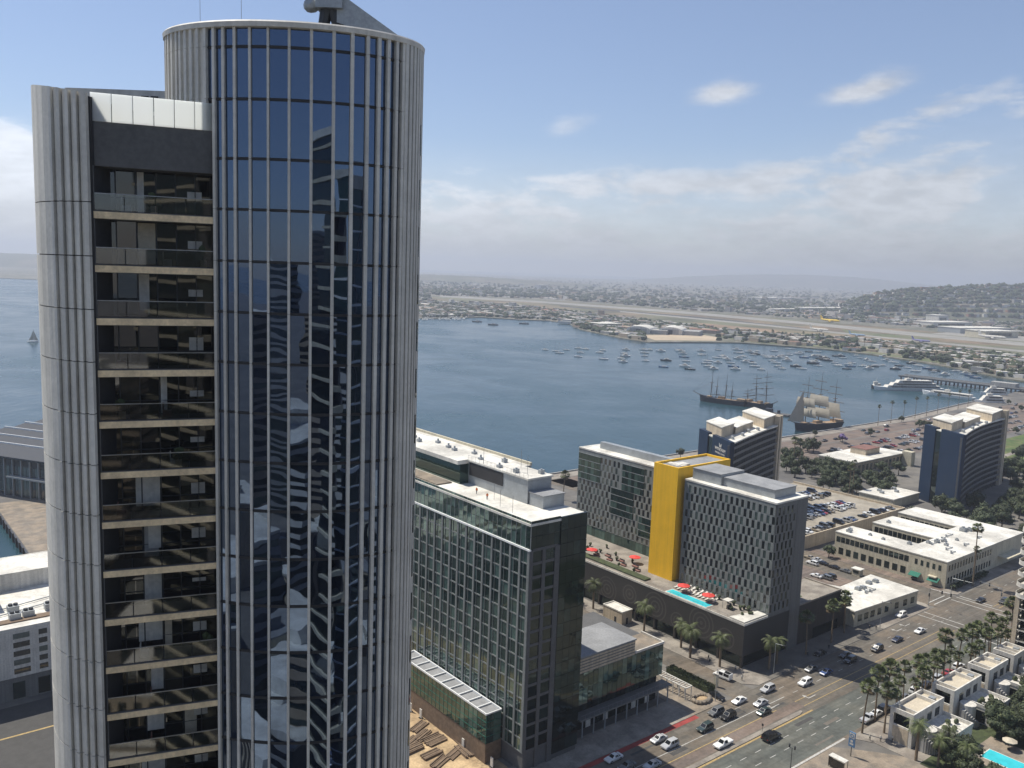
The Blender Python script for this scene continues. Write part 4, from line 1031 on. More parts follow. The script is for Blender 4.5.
# ================================================================== townhouses by the near kerb
def townhouse(u0, label, ln, var):
    T = thing('townhouse', label, 'townhouse', u0, 89.4, 0, 'white townhouses along the palm lined kerb')
    W_, z = 5.7, 8.6
    b = MB()
    b.box(0, ln, 0, .35, 0, z); b.box(0, ln, W_-.35, W_, 0, z); b.box(ln-.35, ln, .35, W_-.35, 0, z)
    b.box(0, .35, .35, W_-.35, 0, 4.6); b.box(0, .35, .35, W_-.35, 7.4, z); b.box(0, .35, .35, .9, 4.6, 7.4); b.box(0, .35, W_-.9, W_-.35, 4.6, 7.4)
    b.build('wall', M['white'], T)
    b = MB(); b.box(.36, ln-.36, .36, W_-.36, 7.3, 7.7); b.build('roof_terrace', M['canvas'], T)
    b = MB(); b.box(2.2, 2.5, .36, W_-.36, 7.71, z+.02); b.box(ln-4, ln-3.7, .36, W_-.36, 7.71, z+.02); b.build('roof_wall', M['white'], T)
    b = MB(); b.box(.5, 2.4, .4, W_-.4, 4.4, 4.6); b.box(2.3, 2.4, .4, W_-.4, 4.6, 7.3); b.build('loggia', M['glass_k'], T)
    b = MB(); b.box(-.05, -.0, .9, W_-.9, .3, 4.2); b.build('front_panel', M['tan'], T)
    for k in range(3):
        b = MB(); b.box(3+k*4, 5.2+k*4, -.06, -.0, 4.9, 7.0); b.build('window', M['glass_k'], T)
    for k in range(3):
        b = MB(); b.box(2.6+k*4, 4.8+k*4, W_, W_+.06, 4.9, 6.9); b.build('window', M['glass_k'], T)
    # lower terrace block and round stair on the garden side
    b = MB(); b.box(6, ln, -7.2, -.02, 0, 4.2); b.build('garden_block', M['white'], T)
    b = MB(); b.box(5.9, ln+.1, -7.3, -7.0, 4.21, 5.1); b.box(5.9, 6.2, -7.0, -.02, 4.21, 5.1); b.box(ln-.2, ln+.1, -7.0, -.02, 4.21, 5.1); b.build('terrace_parapet', M['white'], T)
    b = MB(); b.box(5.94, 6.0, -5.5, -1, .4, 3.4); b.build('garden_window', M['glass_k'], T)
    b = MB(); b.tube((3.6, -2.1, 0), (3.6, -2.1, 5.2), 1.9, n=18); b.build('stair_drum', M['white'], T)
    b = MB()
    for k in range(9):
        a = pi+k*.22; b.box(3.6+2.4*cos(a)-.5, 3.6+2.4*cos(a)+.5, -2.1+2.4*sin(a)-.5, -2.1+2.4*sin(a)+.5, 0, 4.2-k*.42)
    b.build('stair', M['conc'], T)
    for k in range(4):
        b = MB(); b.ico((8+k*1.8, -5.8+rnd.random()*3, 4.8), (.6, .6, .7), sub=1, jit=.3); b.build('terrace_plant', M['hedge'], T)
    add = MB(); add.box(ln-3, ln-1.6, 1.2, 2.6, 7.71, 8.6); add.build('roof_unit', M['metal'], T)
townhouse(198.5, 'nearest white townhouse with brown roof terrace at the plaza corner', 15.4, 0)
townhouse(219.4, 'second white townhouse from the plaza, with brown roof terrace', 15.6, 1)
townhouse(239.6, 'third white townhouse from the plaza, shorter, with brown roof', 12.0, 2)
# shallow fourth one with planted roof
townhouse(255.4, 'farthest white townhouse with plants and units on its roof, beside the balcony tower', 8.4, 3)
def side_tower():
    T = thing('balcony_tower', 'apartment tower with pale curved balconies cut by the frame edge', 'tower', 265.2, 94.5, 0)
    b = MB(); b.box(1.6, 26, -26, -1.6, 0, 62); b.build('core', M['glass_k'], T)
    for i in range(19):
        z = 3+3.2*i
        e = 0 if z < 22 else .6
        b = MB(); pts = []
        for k in range(9): a = k/8*pi/2; pts.append((2.2-(2.2+e)*cos(a), -2.2+(2.2+e)*sin(a)))
        poly = [( -e, -26)]+pts+[(26, e)]+[(26, -1.2)]+[(1.7, -1.7), (1.7, -26)]
        b.prism(poly, z-.25, z); b.build('balcony_slab', M['white'], T)
        b = MB(); q = [(-e, -26)]+pts+[(26, e)]
        for p0, p1 in zip(q, q[1:]):
            L_ = math.dist(p0, p1)
            if L_ < .01: continue
            d = ((p1[0]-p0[0])/L_, (p1[1]-p0[1])/L_); b.fbox((p0, d, (-d[1], d[0])), 0, L_, -.12, -.04, z, z+1.0)
        b.build('balcony_front', M['white'] if z > 22 else M['clear'], T)
    for y in (-7, -14, -21):
        b = MB(); b.box(.2, 1.6, y-.15, y+.15, 0, 61); b.build('fin_wall', M['tan'], T)
    b = MB(); b.box(.1, 1.4, -1.3, -.1, 0, 22); b.build('corner_pier', M['tan'], T)
side_tower()
# ================================================================== left edge: white block, pier hall
def white_block():
    T = thing('white_block', 'white five storey block with flat roof and air units behind the tower', 'building', 10, 232.6, 0)
    b = MB(); b.box(-60, 62, 0, 58, 6.0, 18); b.build('wall', M['white'], T)
    b = MB(); b.box(-60, 62, .3, 58, 0, 5.99); b.build('shaded_base_wall', M['hotelgray2'], T)  # shade along the foot of the block, put in as darker grey
    b = MB(); b.box(-60, 62, -.1, .4, 18.01, 18.8); b.box(-60, 62, 57.6, 58, 18.01, 18.8); b.box(-60, 62, .4, 57.6, 18.01, 18.1); b.build('roof', M['roof'], T)
    b = MB(); b.box(-60, 62, 30, 44, 18.11, 22.5); b.box(-60, 23.5, 16, 29.99, 18.11, 23); b.build('roof_house', M['white'], T)
    b = MB(); b.box(-60, 62, 29.8, 44.2, 22.51, 22.9); b.build('roof_house_roof', M['roof'], T)
    fr = ((0, 0), (1, 0), (0, -1)); wins = []
    for r in range(5):
        for k in range(-9, 10):
            a = 7.3+k*5.6
            wins.append((fr, a, a+(3.6 if k % 2 else 1.9), -.1, .06, 6.9+r*2.25, 8.25+r*2.25))
    panes(T, wins, M['glass'])
    for k in range(-9, 10):
        b = MB(); b.box(6.9+k*5.6, 9.6+k*5.6, .22, .3, .4, 4.6); b.build('base_window', M['glass_k'], T)
    for (x, y) in ((24.5, 6.5), (27.6, 6.8), (25, 12), (33, 9)):
        b = MB(); b.box(x, x+2.6, y, y+2.2, 18.1, 19.8); b.build('air_unit', M['metal'], T)
        b = MB(); b.tube((x+.7, y+1.1, 19.8), (x+.7, y+1.1, 20.3), .55, n=10); b.tube((x+1.9, y+1.1, 19.8), (x+1.9, y+1.1, 20.3), .55, n=10); b.build('fan', M['metal_d'], T)
    b = MB(); b.box(14, 60, 5, 7.6, 18.1, 18.4); b.build('roof_planks', M['wood'], T)
    b = MB()
    for y in (9, 13): b.tube((16, y, 18.5), (60, y+12, 18.5), .15, n=6)
    b.build('roof_pipe', M['metal'], T)
white_block()
def pier_hall():
    T = thing('pier_hall', 'pier hall with dark striped sloping roof at the water', 'building', 0, 0, 0, rz=0, grid=False)
    A = Vector(at(-60, 484)[:2]); Bp = Vector(at(44.5, 501)[:2]); d = (Bp-A).normalized(); Bp = Bp+d*14; n = Vector((-d.y, d.x))
    if n.dot(Vector((0, 1))) < 0: n = -n
    T.location = (A.x, A.y, 0); L_ = (Bp-A).length
    fr = ((0, 0), (d.x, d.y), (-n.x, -n.y))
    b = MB(); b.fbox(fr, 0, L_, -90, -.5, 0, 17.6); b.build('wall', M['metal_d'], T)
    b = MB()
    for k in range(int(L_/2.6)): b.fbox(fr, k*2.6+.15, (k+1)*2.6-.15, -.5, -.4, .5, 14.0)
    b.build('glazed_front', M['glass'], T)
    b = MB()
    for k in range(int(L_/5.2)): b.fbox(fr, k*5.2-.2, k*5.2+.2, -.4, .3, 0, 17)
    b.fbox(fr, L_-34, L_-1, -.3, 2.4, 9.0, 9.7); b.build('front_pier', M['metal'], T)
    for k in range(7):
        b = MB(); y0, y1 = -k*12-11.6, -k*12+1.2; z0 = 17.7+k*.55
        q = lambda a, t, z: (d.x*a-n.x*t, d.y*a-n.y*t, z)
        e = k*6.5
        b.loft([[q(-.5, y1, z0), q(-.5, y1, z0+.5), q(-.5, y0, z0+2.6), q(-.5, y0, z0+2.1)], [q(L_+.5-e, y1, z0), q(L_+.5-e, y1, z0+.5), q(L_+.5-e, y0, z0+2.6), q(L_+.5-e, y0, z0+2.1)]])
        b.build('roof_blade', M['slate'], T)
        b = MB(); b.fbox(fr, -.6, L_+.6-e, y0-.5, y0-.02, z0+2.55, z0+3.35); b.build('blade_edge', M['steelwhite'], T)
        b = MB(); b.fbox(fr, 0, L_-e, y1-.4, y1-.2, z0-1.0 if k else z0-.4, z0+.0); b.build('clerestory', M['glass_k'], T)
    b = MB(); b.fbox(fr, 0, L_-20, -130, -91, 0, 15); b.fbox(fr, -.5, L_-19.5, -130.5, -90.5, 15.01, 15.6); b.build('rear_hall', M['roof'], T)
pier_hall()
# pier pilings along the slip
T = thing('pier_fender', 'dark timber fender wall along the pier apron by the slip', 'fender', 57, 300, 0)
b = MB(); b.box(-.6, .2, 0, 128, -3, .9); b.build('fender_wall', M['hull_d'], T)
for k in range(18):
    b = MB(); b.tube((-.9, 3+k*7, -4), (-.9, 3+k*7, 2), .3, n=7); b.build('pile', M['bark'], T)
# ================================================================== vegetation
def fan_palm_mesh(h, R_, n=40, seed=1, skirt=True):
    r = random.Random(seed); tr = MB()
    bx, by = r.uniform(-.12, .12), r.uniform(-.12, .12); pts = [(bx*k*k*.2, by*k*k*.2, h*k/5) for k in range(6)]; pts[0] = (0, 0, 0)
    tr.path(pts, [.30, .24, .2, .18, .17, .2], 7)
    top = Vector(pts[-1]); cr = MB()
    for i in range(16 if skirt else 0):
        a = r.uniform(0, 2*pi); l2 = R_*r.uniform(.35, .7); d = Vector((cos(a), sin(a), 0)); sd_ = Vector((-sin(a), cos(a), 0))*.22
        p = top+d*.15; q_ = top+d*(.35+r.random()*.35)+Vector((0, 0, -l2)); cr.add([p+sd_*.4, q_+sd_, q_+d*.1-Vector((0, 0, .3)), q_-sd_], [(0, 1, 2, 3)], 1)
    for i in range(n):
        az = r.uniform(0, 2*pi); e = r.uniform(-.75, 1.35); dead = e < -.45
        d = Vector((cos(az)*cos(e), sin(az)*cos(e), sin(e))); L_ = R_*r.uniform(.45, .6)
        c = top+d*L_+Vector((0, 0, -.08*L_)); side = d.cross(Vector((0, 0, 1))); side = side.normalized() if side.length > .01 else Vector((1, 0, 0)); nn = side.cross(d)
        cr.add([top+side*.03, top-side*.03, c-side*.03, c+side*.03], [(0, 1, 2, 3)], 1 if dead else 0)
        k = 9
        for j in range(k):
            a = (j-(k-1)/2)*.30; dd = (d*cos(a)+side*sin(a)); l2 = R_*r.uniform(.42, .55)
            tip = c+dd*l2+Vector((0, 0, -.22*l2*abs(a)-.12*l2)); w_ = nn.cross(dd).normalized()*.13*R_*.45
            mid = c+dd*l2*.55
            cr.add([c, mid+w_, tip, mid-w_], [(0, 1, 2, 3)], 1 if dead else 0)
    return tr.mesh('trunk', M['trunk']), cr.mesh('crown', [M['frond'], M['deadfrond']])
def feather_palm_mesh(h, R_, n=34, seed=1, tw=.32):
    r = random.Random(seed); tr = MB(); tr.path([(0, 0, 0), (.05, 0, h*.5), (0, .05, h)], [tw*1.1, tw, tw*1.15], 8)
    top = Vector((0, .05, h)); cr = MB()
    for i in range(n):
        az = i*2.399+r.uniform(-.2, .2); e = r.uniform(-.35, 1.25); L_ = R_*r.uniform(.85, 1.1)
        hd = Vector((cos(az), sin(az), 0)); side = Vector((-sin(az), cos(az), 0)); prev = top.copy(); ang = e
        for s in range(7):
            nx = prev+(hd*cos(ang)+Vector((0, 0, 1))*sin(ang))*(L_/7); ang -= .28
            wd = R_*.20*(1-((s-2.5)/5)**2)
            for q in (1, -1):
                for f in (0.0, .5):
                    p0 = prev.lerp(nx, f); p1 = prev.lerp(nx, f+.34)
                    tip = p1+side*q*wd+(nx-prev)*.35+Vector((0, 0, -wd*.45))
                    cr.add([p0, p1, tip], [(0, 1, 2)] if q > 0 else [(0, 2, 1)])
            prev = nx
    return tr.mesh('trunk', M['trunk']), cr.mesh('crown', M['frond'])
def tree_mesh(h, R_, n=900, seed=1, m=None, leaf=.5):
    r = random.Random(seed); tr = MB(); cr = MB()
    tr.path([(0, 0, 0), (.1, .05, h*.3), (0, 0, h*.55)], [.28, .2, .15], 7)
    cl = []
    for i in range(9):
        a = i*2.4+r.uniform(-.4, .4); rr = R_*r.uniform(.25, .72); z = h*r.uniform(.42, .86)
        p = Vector((cos(a)*rr, sin(a)*rr, z)); tr.tube((0, 0, h*.42), p, .1, .03, 5); cl.append((p, R_*r.uniform(.32, .5)))
    cl.append((Vector((0, 0, h*.85)), R_*.42))
    for p, q in cl:
        vs, fs = ICO[1]; cr.add([(p[0]+v[0]*q*.72*r.uniform(.8, 1.15), p[1]+v[1]*q*.72*r.uniform(.8, 1.15), p[2]+v[2]*q*.66*r.uniform(.8, 1.15)) for v in vs], fs, 0)
    for i in range(n):
        p, q = r.choice(cl); d = Vector((r.gauss(0, 1), r.gauss(0, 1), r.gauss(0, 1))).normalized()
        c = p+d*q*r.uniform(.55, 1.05); s = leaf*r.uniform(.5, 1.1)
        a = Vector((r.gauss(0, 1), r.gauss(0, 1), r.gauss(0, .6))).normalized(); b_ = d.cross(a); b_ = b_.normalized() if b_.length > .05 else Vector((0, 0, 1))
        cr.add([c-a*s*.5, c+b_*s*.35, c+a*s*.5, c-b_*s*.35], [(0, 1, 2, 3)], 0 if r.random() < .72 else 1)
    return tr.mesh('trunk', M['bark']), cr.mesh('crown', [m or M['leaf'], M['leaf_l'] if m is None else m])
FP = [fan_palm_mesh(h, 2.5, 44, s) for h, s in ((11.5, 1), (12.5, 2), (10.5, 3), (13, 4))]
FPL = [fan_palm_mesh(h, 2.2, 40, s) for h, s in ((19, 5), (21, 6))]
QP = [feather_palm_mesh(h, 3.9, 34, s) for h, s in ((8.0, 7), (8.8, 8), (7.2, 9))]
TR = [tree_mesh(8.5, 4.4, 1300, s, None, .75) for s in (11, 12, 13)]+[tree_mesh(6.5, 3.4, 1000, 14, None, .6)]
TRP = [tree_mesh(6.0, 3.4, 700, 15, M['purple'])]
BU = [tree_mesh(2.6, 1.7, 420, s, None, .4) for s in (21, 22)]
def plant(meshes, name, u, v, label, cat, group=None, z=0.0, s=1.0):
    T = thing(name, label, cat, u, v, z, group, rz=rnd.uniform(0, 6.28))
    T.scale = (s, s, s)
    link('trunk', meshes[0], T); link('crown', meshes[1], T)
    return T
rowg = 'fan palms in two rows along the near kerb'
plant(FP[1], 'fan_palm', 195.7, 100.2, 'fan palm standing alone nearest the plaza at the kerb corner', 'palm tree')
plant(FP[0], 'fan_palm', 200.3, 97.0, 'fan palm close to the front of the nearest townhouse', 'palm tree')
k = 0
for u_ in np.arange(204, 288, 5.2):
    plant(FP[k % 4], 'fan_palm', u_+rnd.uniform(-.8, .8), 101.6+rnd.uniform(-.5, .4), 'fan palm in the dense double row between the kerb and the townhouses', 'palm tree', rowg, .1, rnd.uniform(.7, 1.1)); k += 1
for u_ in np.arange(207, 292, 6.5):
    plant(FP[(k*3+1) % 4], 'fan_palm', u_+rnd.uniform(-.8, .8), 97.4+rnd.uniform(-.4, .4), 'fan palm in the dense double row between the kerb and the townhouses', 'palm tree', rowg, .1, rnd.uniform(.66, 1.05)); k += 1
plant(QP[1], 'feather_palm', 194.6, 86.2, 'big feather palm on the planted island before the nearest townhouse', 'palm tree', None, .1)
plant(QP[0], 'feather_palm', 193.4, 152.3, 'feather palm nearest the street on the sunlit hotel pavement', 'palm tree', None, .13, 1.05)
plant(QP[1], 'feather_palm', 195.9, 143.6, 'feather palm at the podium corner beside the parked white van', 'palm tree', None, .13)
plant(QP[2], 'feather_palm', 196.6, 158.4, 'feather palm close against the mural wall, behind the one on the pavement', 'palm tree', None, .13)
plant(QP[0], 'feather_palm', 196.2, 172.9, 'feather palm beside the small tan shed', 'palm tree', None, .13)
plant(QP[1], 'feather_palm', 195.6, 194.9, 'feather palm farthest back along the mural wall', 'palm tree', None, .13)
plant(QP[2], 'feather_palm', 192.8, 203, 'feather palm half hidden behind the black glass corner', 'palm tree', None, .13)
plant(QP[1], 'feather_palm', 206.5, 134.6, 'feather palm catching the sun in the shade below the podium', 'palm tree', None, .13, .95)
plant(QP[0], 'feather_palm', 211, 135.2, 'second sunlit feather palm below the podium, farther along the avenue', 'palm tree', None, .13, .9)
for (u_, v_, s) in ((224, 134, 1), (238, 134.2, 1.05)):
    plant(FP[0], 'fan_palm', u_, v_, 'fan palm in deep shade before the brown annex', 'palm tree', 'shaded palms before the brown annex', .13, s)
plant(FP[2], 'fan_palm', 251.5, 138.0, 'taller fan palm at the near corner of the white office', 'palm tree', None, .13)
plant(FP[3], 'fan_palm', 248.4, 136.0, 'shorter fan palm at the near corner of the white office', 'palm tree', None, .13, .8)
plant(FPL[1], 'fan_palm', 328.9, 131.8, 'very tall thin fan palm before the comb roofed office', 'palm tree', None, .13, 1.05)
plant(FPL[0], 'fan_palm', 330.5, 132.3, 'tall dark fan palm leaning beside the comb roofed office', 'palm tree', None, .13, .72)
plant(FP[0], 'fan_palm', 279.5, 302.6, 'lone palm at the waterside left of the checkered hotel', 'palm tree', None, 0, 1.1)
plant(FP[3], 'fan_palm', 446.1, 285.0, 'left one of two tall palms between the blue hotel and the long hall', 'palm tree', None, 0, 1.25)
plant(FP[1], 'fan_palm', 450.7, 283.5, 'right one of two tall palms between the blue hotel and the long hall', 'palm tree', None, 0, 1.2)
for (x, y) in ((848, 503), (852, 497)): 
    u_, v_ = uv(x, y); plant(FPL[0], 'fan_palm', u_, v_, 'tall palm rising before the long hall roof', 'palm tree', 'tall palms before the long hall', 0, .95)
g2 = 'thin palms along the quay'
for k in range(9): plant(FPL[k % 2], 'fan_palm', 640+k*22, 338+k*1.2, 'thin tall palm on the quay edge against the water', 'palm tree', g2, 0, .8)
# trees
gt = 'dark trees between the parking deck and the long hall'
for i in range(68):
    x = rnd.uniform(784, 900); y = rnd.uniform(470, 497) if x > 815 else rnd.uniform(448, 482)
    u_, v_ = uv(x, y)
    if 459 < u_ < 522 and 248 < v_ < 283: continue
    if 310 < u_ < 398 and 190 < v_ < 254: continue
    plant(TR[i % 4], 'broadleaf_tree', u_, v_, 'dark rounded tree in the belt before the long hall', 'tree', gt, 0, rnd.uniform(.75, 1.15))
gt = 'dark trees around the farther blue hotel'
for i in range(62):
    if i < 36: x, y = rnd.uniform(954, 1034), rnd.uniform(484, 522)
    elif i < 44: x, y = rnd.uniform(908, 962), rnd.uniform(494, 508)
    else: x, y = rnd.uniform(1000, 1035), rnd.uniform(455, 486)
    u_, v_ = uv(x, y)
    if 420 < u_ < 520 and 181 < v_ < 225: continue
    plant(TR[i % 4], 'broadleaf_tree', u_, v_, 'dark dense tree at the foot of the farther blue hotel', 'tree', gt, 0, rnd.uniform(.8, 1.3))
gt = 'trees behind the comb roofed office'
for i in range(16):
    u_, v_ = rnd.uniform(392, 440), rnd.uniform(140, 188)
    plant(TR[i % 4], 'broadleaf_tree', u_, v_, 'dark tree standing behind the comb roofed office', 'tree', gt, 0, rnd.uniform(.9, 1.3))
gt = 'garden trees round the swimming pool'
for i in range(190):
    u_, v_ = rnd.uniform(197, 264), rnd.uniform(58, 82)
    if 198 < u_ < 222 and v_ < 77.5: continue
    if 207 < u_ < 222 and v_ < 80.5: continue
    plant(TR[i % 4], 'broadleaf_tree', u_, v_, 'dark green garden tree between the townhouses and the pool', 'tree', gt, .1, rnd.uniform(.55, .95))
for i, (u_, v_) in enumerate(((199, 77), (202, 82.5), (224, 79), (196.5, 82))): plant(QP[i % 3], 'feather_palm', u_, v_, 'feather palm among the garden trees by the pool', 'palm tree', 'feather palms by the garden pool', .1, .8)
gt = 'street trees along the harbour road'
for i in range(26):
    u_, v_ = rnd.uniform(380, 900), rnd.choice((312, 316.5, 337.5, 264))
    plant(TR[i % 4], 'broadleaf_tree', u_, v_, 'small tree along the harbour road', 'tree', gt, 0, rnd.uniform(.5, .8))
for (x, y, l) in ((810, 448, 'purple flowering tree between the blue hotel and the ships'), (842, 443, 'smaller purple flowering tree by the harbour road')):
    u_, v_ = uv(x, y); plant(TRP[0], 'flowering_tree', u_, v_, l, 'tree', None, 0, 1.1)
plant(TR[3], 'broadleaf_tree', 312.6, 180.5, 'round bush-like tree at the end of the comb roofed office', 'tree', None, 0, .8)
gt = 'low shrubs along the foot of the comb roofed office'
for i in range(12): plant(BU[i % 2], 'shrub', 318+i*2.4, 133.9, 'low dark shrub at the shaded foot of the comb roofed office', 'shrub', gt, .13, .8)
T = tag(bpy.data.objects.new('hedge', None), 'long dark clipped hedge between the pergola and the hotel street', 'hedge'); col.objects.link(T); T.location = G(180.2, 135.2); T.rotation_euler = (0, 0, ROT)
b = MB()
for i in range(1500):
    x, y, z = rnd.uniform(0, 3.2), rnd.uniform(0, 15), rnd.uniform(.2, 1.7)
    if rnd.random() < .6: z = rnd.uniform(1.4, 1.75)
    s = rnd.uniform(.2, .45); a = rnd.uniform(0, 6.28)
    b.add([(x-s*cos(a), y-s*sin(a), z), (x, y, z+s*.4), (x+s*cos(a), y+s*sin(a), z+rnd.uniform(-.1, .2)), (x, y, z-s*.4)], [(0, 1, 2, 3)])
b.box(.2, 3.0, .2, 14.8, .1, 1.35); b.build('foliage', M['hedge'], T)
# garden pool
sheet('garden_ground', rect(194.2, 300, 40, 88), .10, M['hedge'])
sheet('garden_pool_deck', [(206, 60), (221, 60), (221, 80.5), (208, 80.5), (206, 78)], .13, M['tanpave'])
T = thing('garden_pool', 'turquoise garden swimming pool at the edge of the picture', 'pool', 209, 64, .13)
b = MB(); b.box(0, 5.5, 0, 14.2, 0, .06); b.build('pool_edge', M['white'], T)
b = MB(); b.box(.25, 5.25, .25, 13.95, .03, .1); b.build('pool_water', M['pool'], T)
u_, v_ = uv(1010, 740, 2.5); parasol(u_, v_, .13, 'tan parasol on the pink terrace beside the garden pool', M['canvas'], r=1.7)
# ================================================================== vehicles
def car_meshes(kind):
    """body, windows, wheel, lamps of one kind; x forward"""
    if kind == 'sedan':
        w_, st = .91, [(-2.3, .36, .70, .72, .78), (-2.18, .26, .90, .93, .76), (-1.55, .22, .95, .99, .74), (-.85, .22, .95, 1.40, .58), (.25, .22, .93, 1.43, .58), (1.05, .22, .90, .95, .72), (2.0, .24, .78, .82, .72), (2.3, .34, .58, .62, .70)]; gl = (2, 4); wb = 1.4
    elif kind == 'suv':
        w_, st = .97, [(-2.35, .40, .80, .85, .84), (-2.28, .30, 1.05, 1.12, .82), (-2.0, .28, 1.08, 1.72, .70), (-.6, .28, 1.06, 1.78, .70), (.35, .28, 1.04, 1.74, .70), (1.15, .28, 1.02, 1.08, .78), (2.15, .30, .92, .97, .76), (2.4, .40, .68, .72, .74)]; gl = (1, 4); wb = 1.45
    elif kind == 'van':
        w_, st = 1.0, [(-2.6, .40, .90, 1.9, .86), (-2.5, .32, 1.1, 2.0, .84), (-.6, .3, 1.1, 2.05, .82), (.9, .3, 1.08, 2.0, .80), (1.75, .3, 1.05, 1.15, .82), (2.4, .32, .95, 1.0, .8), (2.6, .42, .7, .75, .78)]; gl = (1, 3); wb = 1.6
    else:
        w_, st = .98, [(-2.8, .45, .95, .98, .9), (-2.75, .4, 1.02, 1.04, .9), (-.75, .4, 1.02, 1.05, .88), (-.55, .35, 1.03, 1.76, .70), (.45, .35, 1.03, 1.78, .70), (1.15, .35, 1.02, 1.08, .8), (2.45, .37, .98, 1.02, .8), (2.75, .48, .72, .75, .78)]; gl = (2, 4); wb = 1.75
    def sec(s):
        x, zb, zs, zt, wr = s
        return [(x, -w_*.92, zb), (x, -w_, zb+(zs-zb)*.5), (x, -w_*.95, zs), (x, -wr, zt), (x, wr, zt), (x, w_*.95, zs), (x, w_, zb+(zs-zb)*.5), (x, w_*.92, zb)]
    b = MB(); S = [sec(s) for s in st]; b.loft(S)
    if kind == 'pickup': b.box(-2.6, -.95, -.78, .78, .9, 1.075, 0)
    body = b
    def inset(q, k=.12, off=.012):
        q = [Vector(p) for p in q]; c = sum(q, Vector())/4; n = (q[1]-q[0]).cross(q[2]-q[0]).normalized()
        if n.dot(c-Vector((0, 0, .7))) < 0: n = -n
        return [p.lerp(c, k)+n*off for p in q]
    win = {}
    i0, i1 = gl
    front = MB(); front.add(inset([S[i1][3], S[i1+1][3], S[i1+1][4], S[i1][4]]), [(0, 1, 2, 3)])
    rear = MB(); rear.add(inset([S[i0][3], S[i0+1][3], S[i0+1][4], S[i0][4]]), [(0, 1, 2, 3)])
    side = {}
    for q in (0, 1):
        m_ = MB()
        for i in range(i0, i1+1):
            p = [S[i][2], S[i+1][2], S[i+1][3], S[i][3]] if q == 0 else [S[i][5], S[i+1][5], S[i+1][4], S[i][4]]
            m_.add(inset(p, .13), [(0, 1, 2, 3)])
        side[q] = m_
    wh = MB(); wh.tube((0, -.11, 0), (0, .11, 0), .34, n=14); wh.tube((0, -.115, 0), (0, .115, 0), .19, n=10, m=1)
    xf = st[-1][0]; zl = st[-2][2]-.12
    hl = MB(); hl.box(xf-.16, xf+.012, -.2, .2, zl-.16, zl-.02)
    tl = MB(); tl.box(st[0][0]-.015, st[0][0]+.1, -.14, .14, st[0][2]-.05, st[0][2]+.08)
    out = dict(body=body.mesh('body', PAINT['white']), windscreen=front.mesh('windscreen', M['carglass']), rear_window=rear.mesh('rear_window', M['carglass']),
        sideL=side[0].mesh('side_window', M['carglass']), sideR=side[1].mesh('side_window', M['carglass']), wheel=wh.mesh('wheel', [M['tyre'], M['metal']]),
        hl=hl.mesh('headlight', M['lamp']), tl=tl.mesh('tail_light', M['tail']), wb=wb, w=w_)
    # one-mesh version for cars too small to show parts
    s = MB(); s.v = list(body.v); s.f = list(body.f); s.m = [0]*len(body.f)
    for q in (front, rear, side[0], side[1]): s.add(q.v, q.f, 1)
    for x in (-wb, wb):
        for y in (-w_+.1, w_-.1): s.tube((x, y-.1, .34), (x, y+.1, .34), .34, n=9, m=2)
    out['single'] = s.mesh('parked_car', [PAINT['white'], M['carglass'], M['tyre']])
    return out
CK = {k: car_meshes(k) for k in ('sedan', 'suv', 'van', 'pickup')}
def car(kind, paint, u, v, head, label, group=None, z=.02):
    q = CK[kind]; nm = {'sedan': 'car', 'suv': 'car', 'van': 'van', 'pickup': 'pickup_truck'}[kind]
    T = thing(nm, label, {'sedan': 'car', 'suv': 'car', 'van': 'van', 'pickup': 'pickup truck'}[kind], u, v, z, group, rz=ROT+head)
    def part(name, me, loc=(0, 0, 0)): return link(name, me, T, loc)
    o = part('body', q['body']); o.material_slots[0].link = 'OBJECT'; o.material_slots[0].material = PAINT[paint]
    part('windscreen', q['windscreen']); part('rear_window', q['rear_window']); part('side_window', q['sideL']); part('side_window', q['sideR'])
    for x in (-q['wb'], q['wb']):
        for y in (-q['w']+.1, q['w']-.1): part('wheel', q['wheel'], (x, y, .34))
    for y in (-.62, .62): part('headlight', q['hl'], (0, y, 0)); part('tail_light', q['tl'], (0, y*1.15, 0))
    return T
def small_car(kind, paint, u, v, head, z, label, group, cat='car', s=1.0):
    o = link('parked_car', CK[kind]['single'], None, G(u, v, z), ROT+head, s)
    o.material_slots[0].link = 'OBJECT'; o.material_slots[0].material = PAINT[paint]
    return tag(o, label, cat, group)
def carpx(kind, paint, x, y, head, label, dv=0): 
    u, v = uv(x, y); return car(kind, paint, u, v, head, label)
S_, N_ = pi, 0.0           # south-bound (towards us) and north-bound
